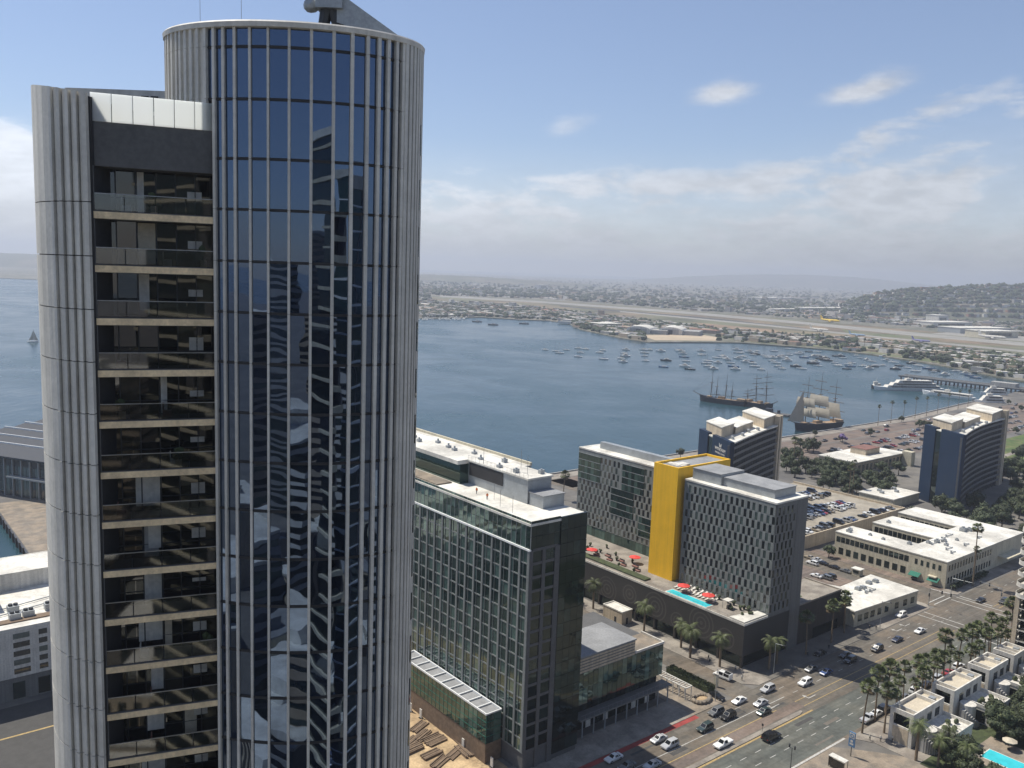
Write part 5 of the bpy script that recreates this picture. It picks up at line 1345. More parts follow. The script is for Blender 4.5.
for a in [
    ('sedan', 'white', 613.5, 760, S_, 'white sedan in the shaded kerb lane nearest the black glass hotel'),
    ('sedan', 'gray', 627, 768, S_, 'dark grey sedan cut by the lower edge, in the shade of the glass hotel'),
    ('sedan', 'silver', 652, 767, S_, 'silver sedan at the lower edge just inside the building shadow'),
    ('sedan', 'silver', 658.6, 741, S_, 'silver sedan in the shade beside the red kerb lane'),
    ('suv', 'silver', 669.8, 747, S_, 'silver hatchback in the sun right beside the long building shadow'),
    ('suv', 'teal', 705, 730, S_, 'dark teal SUV alone in the middle lane, next after the shadow edge'),
    ('suv', 'gray', 716, 714, S_, 'grey SUV in the outer lane beside the black SUV'),
    ('suv', 'black', 728, 718, S_, 'black SUV side by side with the grey SUV'),
    ('sedan', 'white', 739, 702.5, S_, 'white sedan in the kerb lane by the driveway mouth'),
    ('sedan', 'silver', 760.5, 705, S_, 'silver sedan beside the dark teal car at the left turn arrow'),
    ('sedan', 'teal', 763.5, 713.5, S_, 'dark teal sedan beside the white left turn arrow'),
    ('suv', 'silver', 767.6, 691, S_, 'silver SUV in the kerb lane farther from the driveway'),
    ('suv', 'white', 805, 684.5, S_, 'white hatchback at the sunlit edge of the big hotel shadow'),
    ('sedan', 'gray', 811, 670.5, S_, 'grey sedan in shade behind the white hatchback'),
    ('sedan', 'blue', 826, 674, S_, 'blue sedan in shade beside the median nose'),
    ('sedan', 'black', 820, 655, S_, 'black sedan in deep shade close to the brown annex'),
    ('sedan', 'black', 845, 656.5, S_, 'black sedan in deep shade, farther back of a staggered pair'),
    ('suv', 'black', 850, 662, S_, 'black SUV in deep shade, nearer of a staggered pair'),
    ('suv', 'black', 877, 650.5, S_, 'black SUV just out of the hotel shadow, in the sun'),
    ('sedan', 'navy', 897, 641, S_, 'dark navy sedan between the black SUV and the white sedan'),
    ('suv', 'white', 901, 616.5, S_, 'white SUV in the kerb lane by the white office'),
    ('sedan', 'white', 919.7, 632.5, S_, 'white sedan by the yellow centre lines before the junction'),
    ('sedan', 'black', 980.5, 601.5, S_, 'black sedan crossing the far side of the junction'),
    ('suv', 'black', 1003.5, 603, S_, 'black SUV waiting by the median beyond the junction'),
    ('pickup', 'white', 723, 746, S_, 'white pickup truck in the left turn lane'),
    ('suv', 'black', 771, 739, N_, 'big black SUV alone on the near side carriageway'),
    ('sedan', 'black', 716.5, 698, pi*1.5, 'black sedan leaving the hotel driveway'),
    ('van', 'white', 722.5, 678, pi*.5+.1, 'white van parked at the end of the hotel driveway'),
    ('pickup', 'silver', 868, 720.5, N_, 'silver pickup truck parked at the near kerb under the palms'),
    ('sedan', 'white', 876.5, 715, N_, 'white sedan parked at the near kerb ahead of the silver pickup'),
    ('suv', 'black', 884, 710.5, N_, 'black SUV parked at the near kerb in palm shade'),
]:
    o = carpx(*a)
    if a[5].startswith('big black'): o.scale = (1.15,)*3
big = bpy.data.objects
# parked cars along the near kerb between the palms, half hidden
for k_ in range(6): small_car('suv' if k_ % 2 else 'sedan', ('gray', 'white', 'black', 'silver', 'red', 'white')[k_], 222+k_*6.3, 103, N_, .02, 'car parked at the near kerb behind the row of palms', 'cars parked behind the near palms')
# naval car park
cols = ['black', 'gray', 'white', 'silver', 'navy', 'white', 'red', 'black', 'tan', 'blue', 'gray', 'silver']
b_ = lambda x, y: uv(824+x/5.12, 500+y/5.12)
for i, (x, y, pn, kd) in enumerate(((170, 305, 'black', 'sedan'), (235, 328, 'gray', 'sedan'), (290, 344, 'black', 'suv'), (325, 350, 'silver', 'sedan'), (353, 362, 'white', 'sedan'), (388, 373, 'red', 'sedan'), (470, 405, 'black', 'sedan'), (560, 425, 'gray', 'suv'))):
    u_, v_ = b_(x, y); small_car(kd, pn, u_, v_, 0.0, .16, f'{ {"black":"black","gray":"grey","silver":"silver","white":"white","red":"red"}[pn]} car parked against the comb roofed office, by its lower windows', 'cars parked along the comb roofed office')
for i, (x, y, pn, kd) in enumerate(((-60, 330, 'white', 'suv'), (-38, 312, 'silver', 'sedan'), (-8, 330, 'black', 'sedan'), (50, 350, 'black', 'sedan'), (110, 370, 'gray', 'sedan'), (-40, 395, 'white', 'sedan'), (10, 405, 'gray', 'suv'), (30, 398, 'black', 'suv'), (-75, 300, 'tan', 'sedan'))):
    u_, v_ = b_(x, y); small_car(kd, pn, u_, v_, pi/2, .03, 'car parked on the brown lot behind the white office', 'cars on the brown lot')
T = thing('ticket_booth', 'small white booth on the brown lot behind the white office', 'booth', *b_(170, 385), .02)
b = MB(); b.box(-1.2, 1.2, -1.5, 1.5, 0, 2.4); b.build('wall', M['cream'], T)
b = MB(); b.box(-1.6, 1.6, -1.9, 1.9, 2.4, 2.7); b.build('roof', M['roof'], T)
b = MB(); b.box(-1.25, -1.2, -1.1, 1.1, 1.0, 2.1); b.build('window', M['glass_k'], T)
# parking deck rows
pal = ['black', 'black', 'gray', 'white', 'silver', 'navy', 'teal', 'red', 'gray', 'blue', 'black', 'white', 'silver', 'tan']
def row(u0, u1, v, head, label, group, z=4.62, step=2.75, skip=.1):
    u_ = u0
    while u_ < u1:
        if rnd.random() > skip: small_car(rnd.choice(('sedan', 'suv', 'sedan', 'van')) if rnd.random() < .9 else 'pickup', rnd.choice(pal), u_, v+rnd.uniform(-.25, .25), head+rnd.choice((0, pi))+rnd.uniform(-.03, .03), z, label, group)
        u_ += step
row(316, 392, 196.4, pi/2, 'car in the wall side row on the parking deck', 'cars in the wall side row of the deck', skip=.35)
row(330, 378, 209.5, pi/2, 'car in the first middle row on the parking deck', 'cars in the first middle row of the deck', skip=.05)
row(330, 380, 215.0, pi/2, 'car in the second middle row on the parking deck', 'cars in the second middle row of the deck', skip=.05)
row(330, 388, 228.0, pi/2, 'car in the farthest row on the parking deck', 'cars in the farthest row of the deck', skip=.15)
row(334, 388, 235.0, pi/2, 'car along the back edge of the parking deck', 'cars along the back edge of the deck', skip=.3)
for v_, g in ((274, 'near'), (287, 'middle'), (300, 'far')):
    row(500, 800, v_, pi/2, f'tiny car in the {g} row of the harbour car park', f'cars in the {g} row of the harbour car park', .03, 5.2, .45)
row(470, 900, 322, 0, 'tiny car driving on the harbour road', 'cars on the harbour road', .03, 14, .5)
row(470, 900, 331, 0, 'tiny car driving on the harbour road', 'cars on the harbour road', .03, 17, .5)
row(600, 860, 310, 0, 'tiny car in the kerb row by the harbour road', 'cars in the kerb row by the harbour road', .03, 8, .4)
# ================================================================== street furniture
T = thing('street_lamp', 'dark double headed street lamp at the near kerb', 'street lamp', 166.5, 101.0, .11)
b = MB(); b.tube((0, 0, 0), (0, 0, .8), .2, .12, 8); b.tube((0, 0, .8), (0, 0, 5.6), .09, .07, 8); b.build('post', M['metal_d'], T)
b = MB(); b.tube((0, -.7, 5.5), (0, .7, 5.5), .05, n=6); b.build('arm', M['metal_d'], T)
for y in (-.7, .7):
    b = MB(); b.tube((0, y, 5.4), (0, y, 6.1), .16, .22, 8); b.tube((0, y, 6.1), (0, y, 6.35), .26, .05, 8); b.build('lamp_head', M['metal_d'], T)
T = thing('pole_sign', 'tall blue and white pole sign on the near plaza', 'sign', 183.6, 96.2, .11)
b = MB(); b.tube((0, 0, 0), (0, 0, 2.4), .09, n=8); b.build('pole', M['metal_d'], T)
def signbox():
    m = mat('sign_blue', (.09, .19, .34), .4, .05)
    b = MB(); b.box(-.14, .14, -.75, .75, 2.4, 6.0, 0); o = b.build('sign_box', [m], T)
    b = MB(); b.box(-.16, -.141, -.62, .62, 4.5, 5.8); b.box(-.16, -.141, -.45, .45, 2.9, 3.3); b.build('white_field', M['white'], T)
    b = MB()
    for k in range(14): a = k/14*2*pi; b.box(-.185, -.161, .38*cos(a)-.09, .38*cos(a)+.09, 5.15+.38*sin(a)-.09, 5.15+.38*sin(a)+.09)
    b.build('ring_mark', m, T)
    b = MB(); b.tube((-.145, 0, 3.8), (-.17, 0, 3.8), .32, n=14); b.build('white_disc', M['white'], T)
signbox()
T = thing('bus_shelter', 'glass bus shelter with white roof at the lower edge', 'bus shelter', 175.6, 95.2, .11)
b = MB(); b.box(-.1, 1.6, -2.0, 2.0, 2.5, 2.65); b.build('roof', M['white'], T)
for (x, y) in ((0, -1.9), (0, 1.9), (1.5, -1.9), (1.5, 1.9)):
    b = MB(); b.box(x-.05, x+.05, y-.05, y+.05, 0, 2.5); b.build('post', M['metal_d'], T)
b = MB(); b.box(-.02, .02, -1.8, 1.8, .3, 2.3); b.box(.1, 1.4, 1.86, 1.9, .3, 2.3); b.build('glass_wall', M['clear'], T)
b = MB(); b.box(.2, .7, -1.4, 1.4, .42, .5); b.box(.3, .4, -1.2, -1.1, 0, .42); b.box(.3, .4, 1.1, 1.2, 0, .42); b.build('bench', M['wood'], T)
def signal(u, v, arm, label, z=.1):
    T = thing('traffic_signal', label, 'traffic light', u, v, z, rz=ROT+arm)
    b = MB(); b.tube((0, 0, 0), (0, 0, 6.2), .12, .09, 8); b.tube((0, 0, 5.9), (7.5, 0, 6.3), .08, .05, 6); b.build('mast', M['metal'], T)
    for x in (0, 4.2, 7.2):
        b = MB(); b.box(x-.2, x+.2, -.38, -.12, 5.3 if x else 3.2, 6.5 if x else 4.3); o = b.build('signal_head', M['metal_d'], T)
    return T
signal(295.6, 132.0, -pi/2, 'traffic light with mast arm at the corner of the white office')
signal(317.5, 117.5, pi/2, 'traffic light on the median beyond the junction')
signal(313.5, 132.6, -pi/2, 'traffic light at the corner of the comb roofed office')
signal(283, 99.5, pi/2, 'traffic light at the near kerb by the palms')
for i, (u_, v_, l) in enumerate(((205, 132, 'grey street light in the shade at the podium corner'), (262, 131.5, 'grey street light before the white office'), (178.5, 131.5, 'grey street light by the rock planter'))):
    T = thing('street_light', l, 'street lamp', u_, v_, .13)
    b = MB(); b.tube((0, 0, 0), (0, 0, 9), .11, .07, 8); b.build('pole', M['metal'], T)
    b = MB(); b.tube((0, 0, 8.9), (0, -2.6, 9.3), .05, n=6); b.build('arm', M['metal'], T)
    b = MB(); b.box(-.15, .15, -3.1, -2.5, 9.2, 9.4); b.build('lamp_head', M['metal_d'], T)
T = thing('median_post', 'small dark keep-right post on the median', 'post', 176, 115.2, .14)
b = MB(); b.tube((0, 0, 0), (0, 0, 1.3), .05, n=6); b.build('post', M['metal_d'], T)
b = MB(); b.box(-.04, .04, -.25, .25, 1.3, 1.9); b.build('plate', M['metal_d'], T)
T = thing('gate_pillar', 'pale square pillar sign at the end of the hedge', 'sign', 185.2, 136.2, .13)
b = MB(); b.box(0, .5, 0, 1.1, 0, 3.4); b.build('pillar', M['cream'], T)
b = MB(); b.box(-.08, .58, -.08, 1.18, 3.4, 3.6); b.build('cap', M['white'], T)
# construction yard
yd = 'stacks of timber in the dirt yard'
for k in range(14):
    u_, v_ = uv(rnd.uniform(414, 475), rnd.uniform(728, 772))
    T = tag(bpy.data.objects.new('timber_stack', None), 'stack of weathered timber lying in the dirt yard below the tower', 'timber', yd); col.objects.link(T); T.location = G(u_, v_, .01); T.rotation_euler = (0, 0, ROT+rnd.choice((.1, 1.5, .4)))
    b = MB()
    for q in range(7): b.box(-2.6+rnd.uniform(-.3, .3), 2.6+rnd.uniform(-.3, .3), q*.34, q*.34+.26, 0, .25+rnd.random()*.35)
    b.build('planks', M['wood'], T)
for k, (u_, v_) in enumerate(((112.5, 141), (111.8, 151), (111.2, 168), (110.8, 172))):
    T = thing('white_barrier', 'white upright barrier panel by the hoarding of the dirt yard', 'barrier', u_, v_, .01, 'white barriers in the dirt yard')
    b = MB(); b.box(0, .2, 0, .9, .15, 2.3); b.build('panel', M['white'], T)
    b = MB(); b.box(-.4, .6, .1, .3, 0, .15); b.box(-.4, .6, .6, .8, 0, .15); b.build('foot', M['metal_d'], T)
# people
def person_mesh(shirt, legs):
    pts = [(0, 0, .95), (0, 0, 1.2), (0, 0, 1.42), (0, 0, 1.52), (0, 0, 1.66), (0, .19, 1.4), (0, .25, 1.12), (.06, .26, .88), (0, -.19, 1.4), (0, -.25, 1.12), (.06, -.26, .88), (.02, .1, .9), (.1, .1, .5), (.08, .1, .08), (.02, -.1, .9), (-.1, -.1, .5), (-.16, -.1, .08), (.2, .1, .04), (-.04, -.1, .04)]
    ed = [(0, 1), (1, 2), (2, 3), (3, 4), (2, 5), (5, 6), (6, 7), (2, 8), (8, 9), (9, 10), (0, 11), (11, 12), (12, 13), (0, 14), (14, 15), (15, 16), (13, 17), (16, 18)]
    rad = [.15, .14, .15, .06, .11, .07, .05, .04, .07, .05, .04, .1, .075, .05, .1, .075, .05, .045, .045]
    me = bpy.data.meshes.new('p'); me.from_pydata(pts, ed, []); o = bpy.data.objects.new('p', me); col.objects.link(o)
    md = o.modifiers.new('s', 'SKIN'); sv = me.skin_vertices[0].data
    for i, r_ in enumerate(rad): sv[i].radius = (r_, r_)
    sv[0].use_root = True; ss = o.modifiers.new('d', 'SUBSURF'); ss.levels = 1
    dg = bpy.context.evaluated_depsgraph_get(); m2 = bpy.data.meshes.new_from_object(o.evaluated_get(dg)); bpy.data.objects.remove(o)
    m2.materials.clear()
    for q in (shirt, legs, M['tan']): m2.materials.append(q)
    for p in m2.polygons: p.material_index = 2 if p.center.z > 1.5 else (1 if p.center.z < .95 else 0)
    m2.name = 'person'; return m2
ora = mat('orange_vest', (.7, .16, .03), .8, .1)
PM = [person_mesh(M['metal_d'], M['navy']), person_mesh(M['white'], M['metal_d']), person_mesh(ora, M['navy'])]
for (k, u_, v_, z, l) in ((0, 196.6, 148.2, .13, 'person in dark clothes walking on the hotel pavement'), (1, 195.8, 147.2, .13, 'person in white top walking on the hotel pavement'),
    (2, 120.5, 156.5, 56.56, 'person in orange vest standing on the white roof, nearer the glass box'), (2, 121.5, 162, 56.56, 'person in orange vest standing on the white roof, farther along')):
    tag(link('person', PM[k], None, G(u_, v_, z), ROT+rnd.random()*3), l, 'person')
for i in range(16):
    u_, v_ = ((rnd.uniform(170, 179), rnd.uniform(132, 150)), (rnd.uniform(193, 198), rnd.uniform(134, 176)), (rnd.uniform(205, 260), rnd.uniform(131, 133)), (rnd.uniform(192, 200), rnd.uniform(90, 99)))[i % 4]
    tag(link('person', PM[i % 2], None, G(u_, v_, .13), rnd.random()*6), 'small pedestrian on the pavements by the avenue', 'person', 'pedestrians on the pavements')
# ================================================================== boats
def hull(b, L_, W_, h, m=0, zb=-.3, bow=.35):
    s = []
    for x, k in ((-L_/2, .78), (-L_*.25, 1), (L_*.1, .97), (L_*.3, .68), (L_*.44, .3), (L_/2, .02)):
        hh = h*(1+bow*max(0, x/L_*2)**2); w_ = W_/2*k
        s.append([(x-.06*L_*(x/L_) , -w_*.7, zb), (x, -w_, hh), (x, w_, hh), (x-.06*L_*(x/L_), w_*.7, zb)])
    b.loft(s, m)
def sailboat_mesh(L_, hm, cover):
    b = MB(); hull(b, L_, L_*.3, 1.0, 0); b.loft([[(-L_*.2, -.9, .9), (-L_*.2, .9, .9), (-L_*.18, .8, 1.5), (-L_*.18, -.8, 1.5)], [(L_*.2, -.6, 1.0), (L_*.2, .6, 1.0), (L_*.15, .5, 1.45), (L_*.15, -.5, 1.45)]], 1)
    b.tube((L_*.08, 0, 1), (L_*.08, 0, L_*1.25), .11, .07, 5, 2); b.tube((L_*.08, 0, 2.0), (-L_*.35, 0, 2.0), .22, .15, 6, 3)
    b.tube((L_*.48, 0, 1.2), (L_*.08, 0, L_*1.2), .03, n=3, m=2); b.tube((-L_*.48, 0, 1.2), (L_*.08, 0, L_*1.2), .03, n=3, m=2)
    return b.mesh('moored_boat', [hm, M['white'], M['rail'], cover])
def motorboat_mesh(L_, hm):
    b = MB(); hull(b, L_, L_*.33, 1.3, 0); b.box(-L_*.25, L_*.18, -L_*.11, L_*.11, 1.2, 2.5, 1); b.box(-L_*.24, L_*.1, -L_*.115, L_*.115, 1.7, 2.2, 2); b.box(-L_*.12, L_*.05, -L_*.08, L_*.08, 2.5, 3.3, 1); b.tube((0, 0, 3.3), (0, 0, 5.5), .06, n=4, m=2)
    return b.mesh('moored_boat', [hm, M['white'], M['carglass']])
BM = [sailboat_mesh(11, M['hull_w'], M['hull_b']), sailboat_mesh(12, M['hull_d'], M['hull_d']), sailboat_mesh(10, M['hull_w'], M['canvas']), sailboat_mesh(13, M['hull_b'], M['white']), motorboat_mesh(12, M['hull_w']), motorboat_mesh(14, M['hull_d'])]
def q5(x, y): return (540+x/5.12, 260+y/5.12)
def q6(x, y): return (680+x/5.12, 260+y/5.12)
def q7(x, y): return (824+x/5.12, 260+y/5.12)
bp = [q5(*p) for p in ((25, 455), (80, 462), (100, 472), (135, 455), (195, 448), (232, 452), (205, 470), (195, 490), (322, 458), (305, 470), (325, 503), (440, 455), (430, 475), (435, 488), (415, 500), (425, 517), (530, 455), (560, 455), (535, 470), (535, 487), (540, 512), (617, 462), (645, 510), (632, 543), (705, 455), (718, 463), (730, 475), (737, 492), (748, 513), (740, 540), (768, 555), (825, 462), (822, 482), (912, 455), (860, 513), (860, 540), (885, 553), (850, 524), (930, 488), (945, 498), (975, 522), (990, 540), (998, 555), (1005, 455))]
bp += [q6(*p) for p in ((300, 455), (310, 470), (320, 490), (225, 492), (240, 505), (392, 462), (350, 512), (370, 525), (380, 540), (415, 556), (430, 485), (445, 495), (480, 462), (470, 512), (490, 522), (500, 540), (522, 552), (510, 485), (525, 492), (545, 500), (550, 450), (575, 452), (592, 540), (622, 552), (600, 476), (635, 494), (660, 465), (670, 515), (680, 525), (705, 537), (715, 485), (740, 498), (755, 510), (800, 487), (833, 497), (790, 522), (810, 537), (853, 553), (878, 523), (925, 498), (955, 507), (965, 552), (980, 515), (1005, 535), (590, 430))]
bp += [q7(*p) for p in ((320, 510), (355, 520), (385, 537), (425, 547), (467, 565), (485, 537), (535, 551), (565, 562), (615, 583), (670, 565), (722, 577), (775, 598), (305, 490), (630, 520), (600, 512), (790, 545), (830, 556), (880, 572))]
for _ in range(46):
    x = rnd.uniform(700, 1005); y = rnd.uniform(349, 362)+max(0, x-800)*.075
    bp.append((x, y))
for i, (x, y) in enumerate(bp):
    p = at(x, y+1.2, -1.6); k = rnd.choice((0, 0, 0, 1, 2, 2, 3, 4, 4, 5))
    o = link('moored_boat', BM[k], None, (p[0], p[1], -1.55), R(rnd.uniform(150, 185)), rnd.uniform(.95, 1.25))
    tag(o, 'small boat moored in the field of boats on the bay', 'boat', 'boats moored on the bay')
for (x, y, l) in ((477, 322, 'lone boat anchored near the far marina, left of three'), (493, 325, 'small boat anchored near the far shore, in the middle of three'), (524, 324, 'lone boat anchored near the far shore, right of three')):
    p = at(x, y, -1.6); tag(link('moored_boat', BM[1], None, (p[0], p[1], -1.55), R(170), 1.8), l, 'boat')
# marina rows at the far left shore
for i in range(70):
    x = 421+rnd.random()*46; y = 313+rnd.random()*4.2+(x-421)*.01
    p = at(x, y, -1.6); p2 = at(x, 317.6, -1.6)
    tag(link('moored_boat', BM[rnd.choice((0, 2, 4))], None, (p2[0]+rnd.uniform(-3, 3), p2[1]-12-(i % 6)*16, -1.5), R(rnd.uniform(80, 100)), 1.25), 'white boat in the packed far marina', 'boat', 'boats in the far marina')
# white sailing boat at left
T = thing('sailing_boat', 'white sailing boat under way at the left edge of the bay', 'boat', *at(33, 342, -1.6)[:2], -1.5, rz=R(40), grid=False)
b = MB(); hull(b, 13, 3.6, 1.1); b.build('hull', M['hull_w'], T)
b = MB(); b.tube((1, 0, 1), (1, 0, 16), .1, .06, 5); b.tube((1, 0, 2), (-5, 0, 2), .08, n=5); b.build('mast', M['rail'], T)
b = MB(); b.add([(.9, .03, 15.6), (.9, .03, 2.3), (-4.8, .5, 2.2), (-1.6, .5, 8)], [(0, 1, 2, 3)]); b.add([(.9, -.03, 15.6), (.9, -.03, 2.3), (-4.8, .44, 2.2), (-1.6, .44, 8)], [(3, 2, 1, 0)]); b.build('mainsail', M['sail'], T)
b = MB(); b.add([(1.2, 0, 14), (6, 0, 1.6), (1.6, .8, 1.8)], [(0, 1, 2)]); b.add([(1.2, .05, 14), (6, .05, 1.6), (1.6, .85, 1.8)], [(2, 1, 0)]); b.build('jib', M['sail'], T)
# tall ships
def tall_ship(label, px_stern, px_bow, W_, masts, hm, sails, yards=True, name='tall_ship'):
    p, q = at(*px_stern, -1.6), at(*px_bow, -1.6); d = q-p; L_ = float(np.hypot(d[0], d[1]))
    T = thing(name, label, 'ship', (p[0]+q[0])/2, (p[1]+q[1])/2, -1.5, rz=math.atan2(d[1], d[0]), grid=False)
    b = MB(); hull(b, L_*.86, W_, 4.2, 0, -.5, .45); b.build('hull', hm, T)
    b = MB(); b.box(-L_*.36, L_*.26, -W_*.36, W_*.36, 4.0, 4.3, 0); b.build('deck', M['deckw'], T)
    b = MB(); b.box(-L_*.42, -L_*.28, -W_*.34, W_*.34, 4.3, 6.0); b.box(-L_*.05, L_*.07, -W_*.2, W_*.2, 4.3, 6.2); b.box(L_*.2, L_*.28, -W_*.25, W_*.25, 4.3, 5.6); b.build('deckhouse', M['white'] if hm is not M['hull_d'] else M['deckw'], T)
    b = MB(); b.tube((L_*.4, 0, 5.2), (L_*.56, 0, 8.4), .35, .18, 6); b.build('bowsprit', M['spar'], T)
    for (fx, h) in masts:
        x = L_*fx; b = MB(); b.tube((x, 0, 4), (x-.6, 0, h*.62), .38, .3, 7); b.tube((x-.6, 0, h*.6), (x-1.0, 0, h), .24, .1, 6)
        b.box(x-1.6, x+.6, -1.2, 1.2, h*.6, h*.6+.25)
        for s in (-1, 1):
            for a in (-2, 0, 2): b.tube((x+a-1, s*W_*.45, 4.4), (x-.6, 0, h*.6), .05, n=3)
        mo = b.build('mast', M['spar'], T)
        if yards:
            for z, wl in ((.36, 1.15), (.54, 1.0), (.70, .8), (.84, .6)):
                b = MB(); b.tube((x+.2, -W_*wl, h*z), (x+.2, W_*wl, h*z), .2, n=6); b.build('yard', M['spar'], T)
        else:
            b = MB(); b.tube((x, 0, 7), (x-L_*.17, 0, 7.6), .18, n=6); b.build('boom', M['spar'], T)
    for (fx, z0, z1, w0, w1, kind) in sails:
        x = L_*fx; b = MB(); n = 6
        if kind == 'sq':
            for e in (0, .12):
                g = [[(x+.6+e+0.7*sin(pi*i/n)*(1-abs(2*j/n-1)**2*.4), (-1+2*j/n)*W_*(w0+(w1-w0)*i/n), z0+(z1-z0)*i/n) for j in range(n+1)] for i in range(n+1)]
                vs = [p_ for r_ in g for p_ in r_]; b.add(vs, [(i*(n+1)+j, i*(n+1)+j+1, (i+1)*(n+1)+j+1, (i+1)*(n+1)+j) for i in range(n) for j in range(n)])
        else:
            for e in (0, .1): b.add([(x, e, z1), (x+w0*L_, e, z0+1.5), (x+w1*L_, 1.2+e, z0)], [(0, 1, 2)])
        b.build('sail', M['sail'], T)
    for k in range(3):
        b = MB(); i0 = masts[min(k, len(masts)-1)]; b.tube((L_*.55, 0, 8.2), (L_*i0[0]-.6, 0, i0[1]*.9), .05, n=3); b.build('stay', M['spar'], T)
    return T
tall_ship('slim dark schooner with bare raked masts, leftmost of the moored sailing ships', (690+380/6.4, 360+300/6.4), (690+35/6.4, 360+258/6.4), 8, [(.22, 29), (.12, 24), (-.05, 27), (-.16, 20)], M['hull_d'], [], False)
tall_ship('dark two masted wooden galleon between the schooner and the white sails', (690+345/6.4, 360+290/6.4), (690+545/6.4, 360+325/6.4), 9, [(-.12, 30), (.2, 33), (-.38, 16)], M['hull_d'], [], True)
S0 = (690+985/6.4, 360+425/6.4); S1 = (690+640/6.4, 360+452/6.4)
tall_ship('big sailing ship with cream sails set, moored beyond the nearer blue hotel', S0, S1, 9, [(-.28, 37), (.0, 43), (.24, 40)], M['hull_d'],
    [(.24, 10, 16, 1.25, 1.1, 'sq'), (.24, 17.5, 24, 1.05, .9, 'sq'), (0, 9, 16, 1.3, 1.15, 'sq'), (0, 17.5, 25.5, 1.1, .95, 'sq'), (-.28, 8, 19, .9, .6, 'sq'), (.30, 6, 30, .26, .04, 'st'), (.29, 6, 23, .17, .0, 'st')], True)
p, q = at(690+385/6.4, 360+325/6.4, -1.6), at(690+640/6.4, 360+362/6.4, -1.6); d = q-p; L_ = float(np.hypot(d[0], d[1]))
T = thing('floating_dock', 'low dark floating dock with gangway between the galleon and the big sailing ship', 'dock', p[0], p[1], -1.5, rz=math.atan2(d[1], d[0]), grid=False)
b = MB(); b.box(0, L_, -4, 4, -.3, 1.2); b.build('float', M['conc_d'], T)
b = MB(); add_rail(b, [(0, 3.8), (L_, 3.8)], 1.2, 1.1, step=4); add_rail(b, [(0, -3.8), (L_, -3.8)], 1.2, 1.1, step=4); b.build('railing', M['rail'], T)
b = MB(); b.box(L_*.4, L_*.55, -2.5, 2.5, 1.2, 4.2); b.box(L_*.7, L_*.74, -1.5, 1.5, 1.2, 3.8); b.build('dock_hut', M['hull_d'], T)
def ferry(label, pa, pb, W_, decks, hm):
    p, q = at(*pa, -1.6), at(*pb, -1.6); d = q-p; L_ = float(np.hypot(d[0], d[1]))
    T = thing('ferry', label, 'ship', (p[0]+q[0])/2, (p[1]+q[1])/2, -1.5, rz=math.atan2(d[1], d[0]), grid=False)
    b = MB(); hull(b, L_, W_, 2.8, 0, -.5, .5); b.build('hull', hm, T)
    for k in range(decks):
        b = MB(); x0, x1 = -L_*(.44-.06*k), L_*(.33-.08*k); w_ = W_*(.42-.03*k); z = 2.7+k*2.7
        b.loft([[(x0, -w_, z), (x0, w_, z), (x0, w_, z+2.6), (x0, -w_, z+2.6)], [(x1, -w_*.8, z), (x1, w_*.8, z), (x1-2, w_*.75, z+2.6), (x1-2, -w_*.75, z+2.6)]]); cb = b.build('cabin', M['white'], T)
        b = MB(); b.box(x0+1, x1-5, -w_-.04, w_+.04, z+.9, z+1.9); b.build('window_band', M['carglass'], cb)
    b = MB(); z = 2.7+decks*2.7; b.box(-2, 3, -W_*.18, W_*.18, z, z+2.0); b.tube((0, 0, z+2), (-1, 0, z+6), .2, .08, 6); b.build('bridge', M['white'], T)
def h_(x, y): return (824+x/5.12, 360+y/5.12)
ferry('long white dinner cruise ship with three decks at the pier', h_(600, 158), h_(250, 152), 12, 3, M['hull_w'])
ferry('pale grey low ship moored in front of the white cruise ship', h_(770, 208), h_(500, 172), 9, 1, M['hull_w'])
ferry('white harbour ferry nearest the quay', h_(920, 228), h_(770, 222), 9, 2, M['hull_w'])
ferry('second white excursion boat beside the pier', h_(935, 187), h_(795, 180), 8, 2, M['hull_w'])
p = at(874, 388, -1.6); ferry('small dark tug under way off the cruise ship', (880, 388.5), (871, 388.5), 5, 1, M['hull_d'])
# long pier with pilings
pa, pb = at(*h_(395, 92), 0), at(*h_(1060, 168), 0); d = pb-pa; L_ = float(np.hypot(d[0], d[1]))
T = thing('harbour_pier', 'long dark timber pier on pilings behind the cruise ships', 'pier', pa[0], pa[1], 0, rz=math.atan2(d[1], d[0]), grid=False)
b = MB(); b.box(0, L_, -8, 8, 2.2, 3.4); b.build('deck', M['conc_d'], T)
b = MB(); b.box(0, L_, -8.2, -7.8, 3.4, 4.4); b.box(0, L_, 7.8, 8.2, 3.4, 4.4); b.build('railing', M['conc'], T)
for k in range(int(L_/9)):
    for y in (-7, 7):
        b = MB(); b.tube((3+k*9, y, -4), (3+k*9, y, 2.2), .9, n=7); b.build('pile', M['bark'], T)
b = MB(); b.box(L_*.72, L_*.9, -6, 6, 3.5, 8); b.build('pier_shed', M['conc'], T)
